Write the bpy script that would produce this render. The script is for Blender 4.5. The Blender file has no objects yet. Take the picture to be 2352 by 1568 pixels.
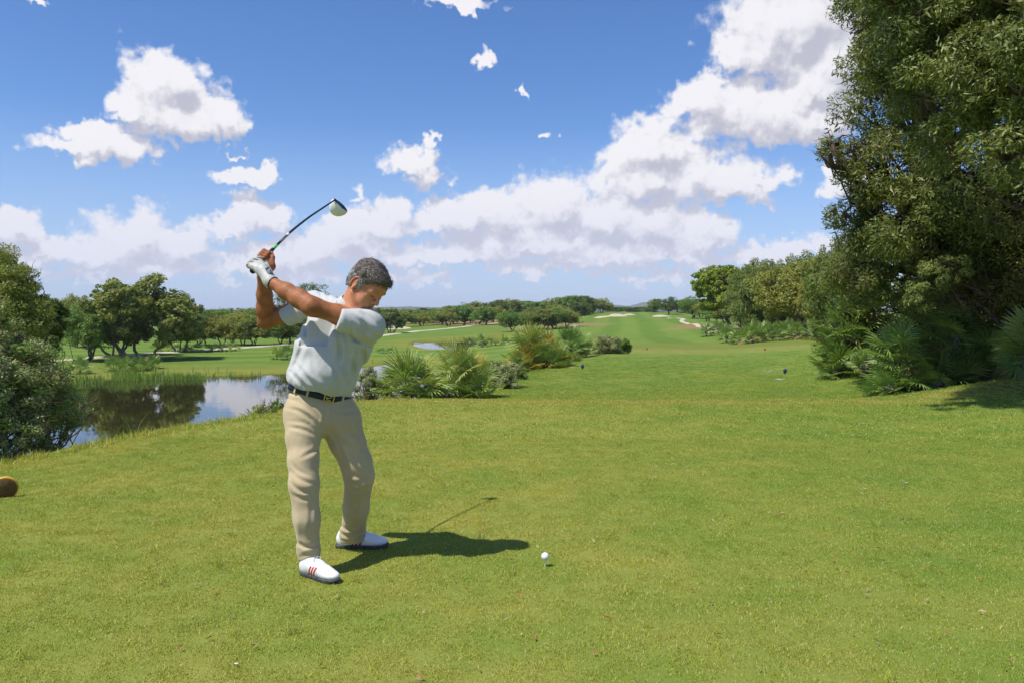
import bpy, math, random
import numpy as np
from mathutils import Vector, Matrix
R = math.radians
scene = bpy.context.scene
COL = scene.collection
random.seed(7)
RNG = np.random.default_rng(7)

# ------------------------------------------------------------------ camera, sky, sun, exposure
CAM_H = 1.4
FPX = 1794.0                                   # focal length in units of a 2352 px wide picture
PITCH = math.atan2(72.0, FPX)
cam_d = bpy.data.cameras.new('camera')
cam = bpy.data.objects.new('camera', cam_d)
COL.objects.link(cam)
cam_d.sensor_width = 36.0
cam_d.lens = FPX / 2352.0 * 36.0
cam_d.clip_start = 0.05
cam_d.clip_end = 30000.0
cam.location = (0, 0, CAM_H)
cam.rotation_euler = (math.pi / 2 - PITCH, 0, 0)
scene.camera = cam

SUN_DIR = Vector((-0.474, -0.307, 1.0)).normalized()       # towards the sun
SUN_EL = math.asin(SUN_DIR.z)
SUN_AZ = math.atan2(SUN_DIR.x, SUN_DIR.y)                  # from +Y towards +X
sun_d = bpy.data.lights.new('sun', 'SUN')
sun_d.energy = 5.0
sun_d.angle = R(0.53)
sun_d.color = (1.0, 0.955, 0.88)
sun = bpy.data.objects.new('sun', sun_d)
COL.objects.link(sun)
sun.rotation_euler = SUN_DIR.to_track_quat('Z', 'Y').to_euler()
sun.location = SUN_DIR * 60

scene.view_settings.view_transform = 'Standard'
scene.view_settings.look = 'None'
scene.view_settings.gamma = 1.0
scene.view_settings.exposure = 0.16
scene.view_settings.use_curve_mapping = False
SKY_STRENGTH = 0.100
HAZE_DENSITY = 0.00011

world = bpy.data.worlds.new('World')
scene.world = world
world.use_nodes = True
WT = world.node_tree
WT.nodes.clear()


class NT:
    """small helper to write node trees"""
    def __init__(s, tree):
        s.t = tree

    def n(s, typ, **kw):
        nd = s.t.nodes.new(typ)
        for k, v in kw.items():
            setattr(nd, k, v)
        return nd

    def link(s, a, b):
        s.t.links.new(a, b)

    def put(s, sock, v):
        if isinstance(v, bpy.types.NodeSocket):
            s.t.links.new(v, sock)
        else:
            if sock.type == 'RGBA' and hasattr(v, '__len__') and len(v) == 3:
                v = (*v, 1.0)
            sock.default_value = v

    def math(s, op, a, b=None, c=None, clamp=False):
        nd = s.n('ShaderNodeMath', operation=op)
        nd.use_clamp = clamp
        s.put(nd.inputs[0], a)
        if b is not None:
            s.put(nd.inputs[1], b)
        if c is not None:
            s.put(nd.inputs[2], c)
        return nd.outputs[0]

    def vmath(s, op, a, b=None, scale=None):
        nd = s.n('ShaderNodeVectorMath', operation=op)
        s.put(nd.inputs[0], a)
        if b is not None:
            s.put(nd.inputs[1], b)
        if scale is not None:
            s.put(nd.inputs['Scale'], scale)
        return nd.outputs['Value'] if op in ('LENGTH', 'DOT_PRODUCT', 'DISTANCE') else nd.outputs[0]

    def mix(s, f, a, b, blend='MIX'):
        nd = s.n('ShaderNodeMix', data_type='RGBA', blend_type=blend)
        s.put(nd.inputs[0], f)
        s.put(nd.inputs[6], a)
        s.put(nd.inputs[7], b)
        return nd.outputs[2]

    def noise(s, vec, scale, detail=3.0, rough=0.5, out=0, dist=0.0):
        nd = s.n('ShaderNodeTexNoise')
        if vec is not None:
            s.put(nd.inputs['Vector'], vec)
        nd.inputs['Scale'].default_value = scale
        nd.inputs['Detail'].default_value = detail
        nd.inputs['Roughness'].default_value = rough
        nd.inputs['Distortion'].default_value = dist
        return nd.outputs[out]

    def ramp(s, f, lo, hi, a=0.0, b=1.0, smooth=True):
        nd = s.n('ShaderNodeMapRange')
        nd.interpolation_type = 'SMOOTHSTEP' if smooth else 'LINEAR'
        s.put(nd.inputs[0], f)
        s.put(nd.inputs[1], lo)
        s.put(nd.inputs[2], hi)
        s.put(nd.inputs[3], a)
        s.put(nd.inputs[4], b)
        return nd.outputs[0]

    def xyz(s, v):
        nd = s.n('ShaderNodeSeparateXYZ')
        s.put(nd.inputs[0], v)
        return nd.outputs

    def comb(s, x, y, z):
        nd = s.n('ShaderNodeCombineXYZ')
        for i, v in enumerate((x, y, z)):
            s.put(nd.inputs[i], v)
        return nd.outputs[0]


def ray(px, py):
    """direction of the picture point (2352 px wide) in the place, scaled so that y = 1"""
    cx, cy = px - 1176.0, 784.0 - py
    c, s_ = math.cos(PITCH), math.sin(PITCH)
    x, y, z = cx, FPX * c + cy * s_, -FPX * s_ + cy * c
    return x / y, 1.0, z / y


def at(px, py, Y):
    x, _, z = ray(px, py)
    return np.array((x * Y, Y, CAM_H + z * Y))


# clouds: each lump is (azimuth, elevation, half width, half height) in degrees, weight
def lump(px, py, w, h, k=1.0):
    x, y, z = ray(px, py)
    az = math.degrees(math.atan2(x, y))
    el = math.degrees(math.atan2(z, math.hypot(x, y)))
    m = 57.3 / FPX * math.cos(math.atan2(px - 1176, FPX))
    return (az, el, w * m, h * m, k)


LUMPS = [lump(*a) for a in (
    # tall cumulus upper left and the flat one under it
    (385, 195, 105, 75), (300, 245, 75, 38), (420, 275, 125, 70), (500, 280, 70, 55),
    (190, 345, 100, 34), (255, 335, 95, 58), (205, 300, 45, 34),
    (570, 412, 74, 30), (610, 400, 34, 30), (545, 345, 30, 12, .55),
    # wispy one in the middle, tiny ones
    (945, 370, 85, 42, .75), (985, 335, 40, 24, .7), (985, 415, 60, 48, .7), (1105, 140, 28, 42, .55),
    (1210, 212, 24, 24, .45), (1258, 314, 30, 20, .7), (1050, 8, 120, 26, .7), (815, 445, 50, 26, .45), (75, 5, 40, 22, .45),
    # upper right masses
    (1840, 60, 190, 130), (1740, 110, 110, 80), (1960, 150, 170, 110), (2100, 60, 200, 140), (1870, 200, 120, 70),
    (1630, 235, 95, 62), (1745, 270, 180, 92), (1860, 280, 110, 70),
    (1500, 345, 110, 75), (1480, 420, 120, 66), (1630, 420, 150, 74), (1740, 420, 76, 36), (1690, 450, 100, 38),
    (1925, 420, 56, 44, .9),
    # long bank over the horizon
    (1270, 480, 110, 83), (1150, 500, 120, 67), (1050, 510, 100, 53), (1390, 510, 110, 69), (1500, 520, 130, 69),
    (1610, 545, 80, 51), (870, 520, 110, 60), (800, 545, 110, 51), (1220, 560, 240, 46), (1450, 580, 220, 46),
    (1050, 590, 200, 39, .9), (880, 590, 130, 39, .9), (1560, 600, 140, 32, .85), (1240, 620, 180, 28, .85), (960, 640, 130, 25, .8),
    (1330, 605, 130, 39, .9), (730, 570, 110, 55), (640, 600, 120, 55), (680, 640, 140, 30, .8), (1480, 640, 180, 21, .7),
    # left bank
    (590, 500, 66, 51), (520, 530, 80, 41, .9), (320, 545, 95, 71), (400, 570, 100, 55), (230, 590, 120, 51),
    (120, 590, 110, 41, .9), (30, 530, 70, 62), (85, 560, 60, 39), (-80, 540, 120, 80), (380, 620, 180, 39, .85), (230, 640, 200, 25, .7),
    (520, 655, 70, 18, .7), (560, 600, 90, 34, .8),
    # right, low
    (1760, 585, 74, 39, .95), (1720, 605, 60, 25, .9), (1850, 570, 56, 41, .95), (1810, 545, 40, 28, .7), (1650, 655, 110, 16, .6),
    # outside the picture the same kind of sky goes on
    (2700, 420, 260, 130), (3100, 300, 260, 150), (-420, 430, 240, 120), (-700, 600, 300, 70), (2700, 620, 300, 50),
)]
# ------------------------------------------------------------------ world: Nishita sky with cumulus
def noise2(h, p, scale, detail, rough, out=0):
    nd = h.n('ShaderNodeTexNoise', noise_dimensions='2D')
    h.put(nd.inputs['Vector'], p)
    nd.inputs['Scale'].default_value = scale
    nd.inputs['Detail'].default_value = detail
    nd.inputs['Roughness'].default_value = rough
    return nd.outputs[out]


def cloud_field(h, p, lumps, scattered):
    """height field of the cumulus at p = (azimuth, elevation) in degrees"""
    acc = None
    if lumps:
        # warp the position so the lumps grow cauliflower edges
        n1 = noise2(h, p, 0.42, 2.5, 0.62, 1)
        q = h.vmath('ADD', p, h.vmath('MULTIPLY', h.vmath('SUBTRACT', n1, (0.5, 0.5, 0.5)), (3.4, 2.7, 0.0)))
        n2 = noise2(h, p, 1.5, 2.0, 0.6, 1)
        q = h.vmath('ADD', q, h.vmath('MULTIPLY', h.vmath('SUBTRACT', n2, (0.5, 0.5, 0.5)), (1.2, 1.0, 0.0)))
        for az, el, rx, ry, k in lumps:
            nd = h.n('ShaderNodeVectorMath', operation='MULTIPLY_ADD')
            h.put(nd.inputs[0], q)
            nd.inputs[1].default_value = (1.0 / rx, 1.0 / ry, 0.0)
            nd.inputs[2].default_value = (-az / rx, -el / ry, 0.0)
            d = nd.outputs[0]
            # flatter underneath: the distance below the middle counts more
            d = h.vmath('MAXIMUM', d, h.vmath('MULTIPLY', d, (-1.0, -1.45, 0.0)))
            f = h.math('SUBTRACT', k, h.vmath('LENGTH', d))
            if acc is None:
                acc = f
            else:
                nd = h.n('ShaderNodeMath', operation='SMOOTH_MAX')
                h.put(nd.inputs[0], acc)
                h.put(nd.inputs[1], f)
                nd.inputs[2].default_value = 0.16
                acc = nd.outputs[0]
    if scattered:
        far = noise2(h, h.vmath('MULTIPLY', p, (0.5, 1.0, 0.0)), 0.11, 3.0, 0.5)
        s = h.xyz(p)
        o = h.math('MAXIMUM', h.ramp(h.math('ABSOLUTE', s[0]), 40.0, 60.0), h.ramp(s[1], 27.0, 38.0))
        ff = h.math('SUBTRACT', h.math('MULTIPLY', h.math('SUBTRACT', far, 0.66), 5.0), h.math('MULTIPLY', h.math('SUBTRACT', 1.0, o), 4.0))
        acc = ff if acc is None else h.math('MAXIMUM', acc, ff)
    fine = noise2(h, p, 0.70, 6.0 if lumps else 3.0, 0.52)
    acc = h.math('ADD', acc, h.math('MULTIPLY', h.math('SUBTRACT', fine, 0.5), 0.78))
    return h.math('MAXIMUM', acc, -1.0)


w = NT(WT)
tc = w.n('ShaderNodeTexCoord')
dvec = w.vmath('NORMALIZE', tc.outputs['Generated'])
dx, dy, dz = w.xyz(dvec)
az = w.math('MULTIPLY', w.math('ARCTAN2', dx, dy), 57.2958)
el = w.math('MULTIPLY', w.math('ARCSINE', dz), 57.2958)
pe = w.comb(az, el, 0.0)
sky = w.n('ShaderNodeTexSky', sky_type='NISHITA')
sky.sun_disc = False
sky.sun_elevation = SUN_EL
sky.sun_rotation = SUN_AZ
sky.altitude = 0
sky.air_density = 1.0
sky.dust_density = 0.3
sky.ozone_density = 2.0
skyc = w.mix(1.0, sky.outputs[0], (SKY_STRENGTH * 0.92, SKY_STRENGTH * 1.03, SKY_STRENGTH * 1.30, 1), 'MULTIPLY')
hs = w.n('ShaderNodeHueSaturation')
hs.inputs['Saturation'].default_value = 1.1
w.link(skyc, hs.inputs['Color'])
# pale moist air low over the horizon
clear = w.mix(w.ramp(el, -2.0, 13.0, 0.85, 0.0, smooth=False), hs.outputs[0], (0.40, 0.52, 0.80, 1))


def field_group(lumps, scattered):
    g = bpy.data.node_groups.new('cloud_field', 'ShaderNodeTree')
    g.interface.new_socket('AzEl', in_out='INPUT', socket_type='NodeSocketVector')
    g.interface.new_socket('Field', in_out='OUTPUT', socket_type='NodeSocketFloat')
    h = NT(g)
    gi, go = h.n('NodeGroupInput'), h.n('NodeGroupOutput')
    h.link(cloud_field(h, gi.outputs[0], lumps, scattered), go.inputs[0])
    return g


def sky_background(h, lumps, scattered):
    g = field_group(lumps, scattered)
    F = []
    for v in (pe, h.vmath('ADD', pe, (-0.6, 1.35, 0.0))):
        nd = h.n('ShaderNodeGroup')
        nd.node_tree = g
        h.link(v, nd.inputs[0])
        F.append(nd.outputs[0])
    F0, F1 = F
    dens = h.ramp(F0, -0.20, 0.26)
    dens = h.math('MULTIPLY', dens, h.ramp(el, 0.3, 3.0, 0.25, 1.0))
    # lit where the cloud thins out towards the sun, grey where more cloud lies that way
    lit = h.ramp(h.math('SUBTRACT', F0, F1), -0.46, 0.36, 0.0, 1.0, smooth=True)
    thick = h.ramp(F1, 0.2, 1.1)
    shade = h.math('MULTIPLY', h.math('SUBTRACT', 1.0, h.math('MULTIPLY', thick, 0.30)), h.math('ADD', h.math('MULTIPLY', lit, 0.75), 0.25), clamp=True)
    ccol = h.mix(shade, (0.40, 0.41, 0.51, 1), (0.82, 0.81, 0.85, 1))
    ccol = h.mix(h.ramp(el, 1.0, 12.0, 0.5, 0.0), ccol, (0.56, 0.61, 0.80, 1))
    full = h.mix(dens, clear, ccol)
    bg = h.n('ShaderNodeBackground')
    h.link(full, bg.inputs[0])
    return bg.outputs[0]


def choose(cond, a, b):
    """cond 0 -> a, 1 -> b; the branch not taken is not evaluated"""
    m = w.n('ShaderNodeMixShader')
    w.link(cond, m.inputs[0])
    w.link(a, m.inputs[1])
    w.link(b, m.inputs[2])
    return m.outputs[0]


def tile(lumps, a0, a1, e0, e1, depth):
    def near(l):
        mx, my = l[2] * 1.5 + 2.6, l[3] * 1.5 + 2.6
        return a0 - mx < l[0] < a1 + mx and e0 - my < l[1] < e1 + my
    ls = [l for l in lumps if near(l)]
    if depth == 0 or len(ls) <= 5:
        return sky_background(w, ls, not ls or max(abs(a0), abs(a1)) > 38 or e1 > 26)
    if (a1 - a0) > (e1 - e0) * 1.6:
        m = (a0 + a1) / 2
        return choose(w.math('GREATER_THAN', az, m), tile(ls, a0, m, e0, e1, depth - 1), tile(ls, m, a1, e0, e1, depth - 1))
    m = (e0 + e1) / 2
    return choose(w.math('GREATER_THAN', el, m), tile(ls, a0, a1, e0, m, depth - 1), tile(ls, a0, a1, m, e1, depth - 1))


inner = tile(LUMPS, -40.0, 40.0, -1.0, 27.0, 4)
outer = sky_background(w, [l for l in LUMPS if abs(l[0]) + l[2] * 1.3 > 38], True)
out_mask = w.math('MAXIMUM', w.math('GREATER_THAN', w.math('ABSOLUTE', az), 40.0), w.math('GREATER_THAN', el, 27.0))
below_bg = w.n('ShaderNodeBackground')
below_bg.inputs[0].default_value = (0.30, 0.36, 0.40, 1)
res = choose(w.math('LESS_THAN', el, -1.0), choose(out_mask, inner, outer), below_bg.outputs[0])
wo = w.n('ShaderNodeOutputWorld')
w.link(res, wo.inputs[0])
world.cycles.sampling_method = 'MANUAL'
world.cycles.sample_map_resolution = 256
# ------------------------------------------------------------------ helpers
def tag(o, label=None, cat=None, group=None, kind=None):
    if label: o['label'] = label
    if cat: o['category'] = cat
    if group: o['group'] = group
    if kind: o['kind'] = kind
    return o


def mesh(name, V, F, mat=None, smooth=True, attrs=None, cattrs=None, mats=None, midx=None):
    """mesh from arrays; F is an (n,3) or (n,4) array or a list of such arrays"""
    V = np.asarray(V, dtype=np.float32)
    Fs = [np.asarray(f, dtype=np.int32) for f in (F if isinstance(F, list) else [F]) if len(f)]
    me = bpy.data.meshes.new(name)
    me.vertices.add(len(V))
    me.vertices.foreach_set('co', V.ravel())
    loops = np.concatenate([f.ravel() for f in Fs])
    tot = np.concatenate([np.full(len(f), f.shape[1], np.int32) for f in Fs])
    st = np.concatenate([[0], np.cumsum(tot)[:-1]]).astype(np.int32)
    me.loops.add(len(loops))
    me.loops.foreach_set('vertex_index', loops)
    me.polygons.add(len(tot))
    me.polygons.foreach_set('loop_start', st)
    me.polygons.foreach_set('loop_total', tot)
    me.polygons.foreach_set('use_smooth', np.full(len(tot), smooth))
    for k, (dom, arr) in (attrs or {}).items():
        a = me.attributes.new(k, 'FLOAT', dom)
        a.data.foreach_set('value', np.asarray(arr, np.float32))
    for k, (dom, arr) in (cattrs or {}).items():
        a = me.attributes.new(k, 'FLOAT_COLOR', dom)
        arr = np.asarray(arr, np.float32)
        if arr.shape[1] == 3:
            arr = np.concatenate([arr, np.ones((len(arr), 1), np.float32)], 1)
        a.data.foreach_set('color', arr.ravel())
    for m in (mats or ([mat] if mat else [])):
        me.materials.append(m)
    if midx is not None:
        me.polygons.foreach_set('material_index', np.asarray(midx, np.int32))
    me.update(calc_edges=True)
    me.validate()
    return me


def obj(name, me, parent=None, loc=None, rot=None, scale=None):
    o = bpy.data.objects.new(name, me)
    COL.objects.link(o)
    if parent is not None: o.parent = parent
    if loc is not None: o.location = [float(v) for v in loc]
    if rot is not None: o.rotation_euler = rot
    if scale is not None: o.scale = scale
    return o


def empty(name, loc, rotz=0.0):
    o = bpy.data.objects.new(name, None)
    o.empty_display_size = 0.2
    COL.objects.link(o)
    o.location = [float(v) for v in loc]
    o.rotation_euler = (0, 0, rotz)
    return o


class Geo:
    """collects pieces of geometry into one mesh"""
    def __init__(s):
        s.V, s.F, s.n = [], {3: [], 4: []}, 0
        s.T = {3: [], 4: []}

    def add(s, V, F, t=0.5):
        V = np.asarray(V, float)
        F = np.asarray(F, int)
        s.V.append(V)
        s.F[F.shape[1]].append(F + s.n)
        tt = np.broadcast_to(np.asarray(t, float), (len(F),))
        s.T[F.shape[1]].append(tt)
        s.n += len(V)

    def tube(s, pts, rad, k=8, cap=True, t=0.5, flat=None):
        pts = np.asarray(pts, float)
        n = len(pts)
        rad = np.broadcast_to(np.asarray(rad, float), (n,))
        tan = np.gradient(pts, axis=0)
        tan /= np.linalg.norm(tan, axis=1, keepdims=True) + 1e-12
        ref = np.array((0.0, 0, 1)) if abs(tan[0][2]) < 0.9 else np.array((1.0, 0, 0))
        V = []
        u = np.cross(ref, tan[0]); u /= np.linalg.norm(u)
        a = np.arange(k) * 2 * np.pi / k
        for i in range(n):
            u = u - tan[i] * np.dot(u, tan[i]); u /= np.linalg.norm(u) + 1e-12
            v = np.cross(tan[i], u)
            f = 1.0 if flat is None else flat
            V.append(pts[i] + rad[i] * (np.cos(a)[:, None] * u + f * np.sin(a)[:, None] * v))
        V = np.concatenate(V)
        i0 = np.arange(n - 1)[:, None] * k + np.arange(k)
        i1 = np.arange(n - 1)[:, None] * k + (np.arange(k) + 1) % k
        F = np.stack([i0, i1, i1 + k, i0 + k], -1).reshape(-1, 4)
        s.add(V, F, t)
        if cap:
            base = s.n
            c = [pts[0], pts[-1]]
            s.V.append(np.array(c)); s.n += 2
            j = np.arange(k)
            s.F[3].append(np.stack([np.full(k, base), base - n * k + (j + 1) % k, base - n * k + j], -1))
            s.F[3].append(np.stack([np.full(k, base + 1), base - k + j, base - k + (j + 1) % k], -1))
            s.T[3] += [np.full(k, t if np.isscalar(t) else 0.5)] * 2

    def lathe(s, prof, k=16, c=(0, 0, 0), t=0.5):
        prof = np.asarray(prof, float)
        a = np.arange(k) * 2 * np.pi / k
        V = np.stack([prof[:, 0][:, None] * np.cos(a), prof[:, 0][:, None] * np.sin(a), np.repeat(prof[:, 1][:, None], k, 1)], -1).reshape(-1, 3) + np.asarray(c)
        n = len(prof)
        i0 = np.arange(n - 1)[:, None] * k + np.arange(k)
        i1 = np.arange(n - 1)[:, None] * k + (np.arange(k) + 1) % k
        s.add(V, np.stack([i0, i1, i1 + k, i0 + k], -1).reshape(-1, 4), t)

    def box(s, c, size, M=None, t=0.5, bevel=0.0):
        c = np.asarray(c, float)
        h = np.asarray(size, float) / 2
        P = np.array([(x, y, z) for x in (-1, 1) for y in (-1, 1) for z in (-1, 1)], float) * h
        if M is not None: P = P @ np.asarray(M).T
        F = [(0, 1, 3, 2), (4, 6, 7, 5), (0, 4, 5, 1), (2, 3, 7, 6), (0, 2, 6, 4), (1, 5, 7, 3)]
        s.add(P + c, F, t)

    def arrays(s):
        V = np.concatenate(s.V)
        F = [np.concatenate(s.F[k]) for k in (3, 4) if s.F[k]]
        T = np.concatenate([np.concatenate(s.T[k]) for k in (3, 4) if s.T[k]])
        return V, F, T

    def mesh(s, name, mat, smooth=True, xf=None, tint=True):
        V, F, T = s.arrays()
        if xf is not None: V = V @ np.asarray(xf)[:3, :3].T + np.asarray(xf)[:3, 3]
        return mesh(name, V, F, mat, smooth, attrs={'tint': ('FACE', T)} if tint else None)


def leaf_cards(P, N, size, aspect, rng, along=None, tri=False, droop=0.0):
    """rhombic leaves at P with normals N; returns V, F"""
    n = len(P)
    t = rng.normal(size=(n, 3)) if along is None else along + rng.normal(size=(n, 3)) * .45
    N = N / (np.linalg.norm(N, axis=1, keepdims=True) + 1e-9)
    t = t - N * (t * N).sum(1, keepdims=True)
    t /= np.linalg.norm(t, axis=1, keepdims=True) + 1e-9
    b = np.cross(N, t)
    s = size * rng.uniform(.7, 1.3, (n, 1))
    l = t * s * .5
    wv = b * s * .5 * aspect
    tip = P + l
    tip[:, 2] -= droop * s[:, 0]
    V = np.stack([P - l, P + wv + l * .1, tip, P - wv + l * .1], 1).reshape(-1, 3)
    i = np.arange(n)[:, None] * 4
    return V, i + np.arange(4)


# value noise in numpy
_L = np.random.default_rng(11).random((32, 32, 32)).astype(np.float32)


def vnoise(p, seed=0):
    p = np.asarray(p, float) + seed * 7.31
    i = np.floor(p).astype(int)
    f = p - i
    f = f * f * (3 - 2 * f)
    r = 0
    for dx in (0, 1):
        wx = f[..., 0] if dx else 1 - f[..., 0]
        for dy in (0, 1):
            wy = f[..., 1] if dy else 1 - f[..., 1]
            for dz in (0, 1):
                wz = f[..., 2] if dz else 1 - f[..., 2]
                r = r + wx * wy * wz * _L[(i[..., 0] + dx) & 31, (i[..., 1] + dy) & 31, (i[..., 2] + dz) & 31]
    return r - 0.5


def fbm(p, o=4, seed=0, g=0.5):
    r, a, s = 0, 1.0, 1.0
    for k in range(o):
        r = r + a * vnoise(np.asarray(p) * s, seed + k)
        a *= g
        s *= 2.03
    return r


def sstep(a, b, x):
    t = np.clip((x - a) / (b - a), 0, 1)
    return t * t * (3 - 2 * t)


def seg_dist(P, poly, closed=False):
    """distance and sign (left positive) of points P to a polyline; also parameter"""
    P = np.asarray(P, float)
    pts = np.asarray(poly, float)
    if closed: pts = np.vstack([pts, pts[:1]])
    best = np.full(len(P), 1e18)
    sgn = np.ones(len(P))
    for a, b in zip(pts[:-1], pts[1:]):
        ab = b - a
        t = np.clip(((P - a) @ ab) / (ab @ ab), 0, 1)
        q = P - a - t[:, None] * ab
        d = (q ** 2).sum(1)
        cr = ab[0] * (P[:, 1] - a[1]) - ab[1] * (P[:, 0] - a[0])
        m = d < best
        best = np.where(m, d, best)
        sgn = np.where(m, np.where(cr >= 0, 1.0, -1.0), sgn)
    return np.sqrt(best), sgn


def inside(P, poly):
    P = np.asarray(P, float)
    pts = np.asarray(poly, float)
    r = np.zeros(len(P), bool)
    for a, b in zip(pts, np.roll(pts, -1, 0)):
        c = (a[1] > P[:, 1]) != (b[1] > P[:, 1])
        with np.errstate(divide='ignore', invalid='ignore'):
            xi = (b[0] - a[0]) * (P[:, 1] - a[1]) / (b[1] - a[1]) + a[0]
        r ^= c & (P[:, 0] < xi)
    return r


def smooth_poly(p, it=3):
    p = np.asarray(p, float)
    for _ in range(it):
        q = np.roll(p, -1, 0)
        p = np.stack([p * .75 + q * .25, p * .25 + q * .75], 1).reshape(-1, 2)
    return p


# ------------------------------------------------------------------ lie of the land
WATER_Z = -4.3
CREST = np.array([(-3.2, -30), (-3.6, -6), (-4.0, 2), (-4.5, 6.4), (-4.15, 7.5), (-3.5, 9.2), (-2.8, 10.4), (-2.0, 12.2), (-0.6, 15.2),
                  (0.3, 19.3), (2.0, 26.6), (4.2, 33), (6.0, 38.7), (9.0, 60), (15, 100), (22, 180), (30, 300), (30, 6000)])


def plane_pt(px, py, z):
    x, _, rz = ray(px, py)
    Y = (z - CAM_H) / rz
    return (x * Y, Y)


POND = smooth_poly([plane_pt(*a, WATER_Z) for a in ((60, 880), (157, 873), (300, 869), (400, 866), (469, 865), (578, 860), (700, 856), (820, 848), (905, 834), (950, 830))]
                   + [(-9.5, 78), (-5.5, 60), (-2.0, 48), (-2.2, 36), (-6, 28), (-10, 22), (-16, 17.5), (-27, 17), (-40, 24), (-46, 42)], 2)
POND2 = smooth_poly([plane_pt(*a, WATER_Z) for a in ((952, 791), (975, 784), (1030, 782), (1090, 779), (1165, 776), (1185, 782), (1120, 793), (1060, 801), (1010, 806), (970, 799))], 2)


def zmid(Y):
    return np.interp(Y, [-100, 12.2, 13.2, 14.6, 17, 30, 33.5, 36.5, 46, 50, 60, 80, 120, 180, 240, 300, 340, 420, 600, 3000],
                     [0, 0, -.06, -.27, -.34, -.36, -.42, -.72, -.86, -1.0, -1.4, -1.9, -2.6, -2.6, -1.8, -.8, -.4, -.9, -2.5, -4])


def zleft(Y):
    return np.interp(Y, [-100, 40, 100, 150, 200, 262, 300, 400, 600, 1500, 6000], [-4.1, -4.1, -4.05, -4.0, -3.85, -3.9, -3.3, -2.7, -3.0, -5, -6])


def zground(X, Y):
    X = np.asarray(X, float); Y = np.asarray(Y, float)
    sh = X.shape
    X, Y = X.ravel(), Y.ravel()
    P = np.stack([X, Y], 1)
    # smooth the profile over a few metres so that it has no creases
    zr = (zmid(Y - .5) + 2 * zmid(Y) + zmid(Y + .5) + zmid(Y - .03 * np.abs(Y)) + zmid(Y + .03 * np.abs(Y))) / 6
    bank = sstep(0, 1, (X - np.interp(Y, [0, 8, 15, 20, 30, 60, 90], [4.6, 4.8, 6.0, 6.6, 9.0, 15, 20])) / np.interp(Y, [0, 30, 100], [4.2, 6.5, 14]))
    bh = np.interp(Y, [-50, 2, 8, 14, 20, 30, 45, 60, 90, 150, 300], [.3, .3, .4, .62, .68, .55, .35, .75, 1.1, 1.3, .8])
    zr = zr + bank * bh
    # low swell across the foreground, faint undulation of the turf
    und = (fbm(np.stack([X * .12, Y * .12, X * 0], 1), 3, 3) * .10 + fbm(np.stack([X * .5, Y * .5, X * 0], 1), 2, 5) * .035)
    und *= sstep(2.0, 9.0, np.hypot(X, Y))
    und = und * np.clip(np.hypot(X, Y) / 25, 1, 6) ** .8
    d, s = seg_dist(P, CREST)
    sd = d * s
    W = 9 + np.clip(Y - 40, 0, 200) * .22
    w = sstep(0, 1, sd / W)
    zl = zleft(Y)
    # far left rises gently to the tree belt
    zl = zl + .5 * sstep(60, 200, -X) + fbm(np.stack([X * .02, Y * .02, X * 0], 1), 3, 9) * .35 * sstep(70, 140, np.hypot(X, Y))
    z = zr * (1 - w) + zl * w + und * (1 - .75 * w)
    for poly in (POND, POND2):
        bb = (X > poly[:, 0].min() - 4) & (X < poly[:, 0].max() + 4) & (Y > poly[:, 1].min() - 4) & (Y < poly[:, 1].max() + 4)
        if bb.any():
            q = P[bb]
            dd, _ = seg_dist(q, poly, True)
            dd = np.where(inside(q, poly), -dd, dd)
            dep = sstep(1.6, -1.2, dd)
            z[bb] = z[bb] * (1 - dep) + (WATER_Z - .75) * dep
    return z.reshape(sh)


def zg(x, y):
    return float(zground(np.array([x]), np.array([y]))[0])


def ground_at(px, py, y0=2.0, y1=2500.0):
    """first ground point seen at a picture point"""
    x, _, rz = ray(px, py)
    Y = np.exp(np.linspace(math.log(y0), math.log(y1), 4000))
    h = CAM_H + rz * Y - zground(x * Y, Y)
    i = np.argmax(h < 0)
    if h[i] >= 0:
        i = np.argmin(h)
    return np.array((x * Y[i], Y[i], zg(x * Y[i], Y[i])))


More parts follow.
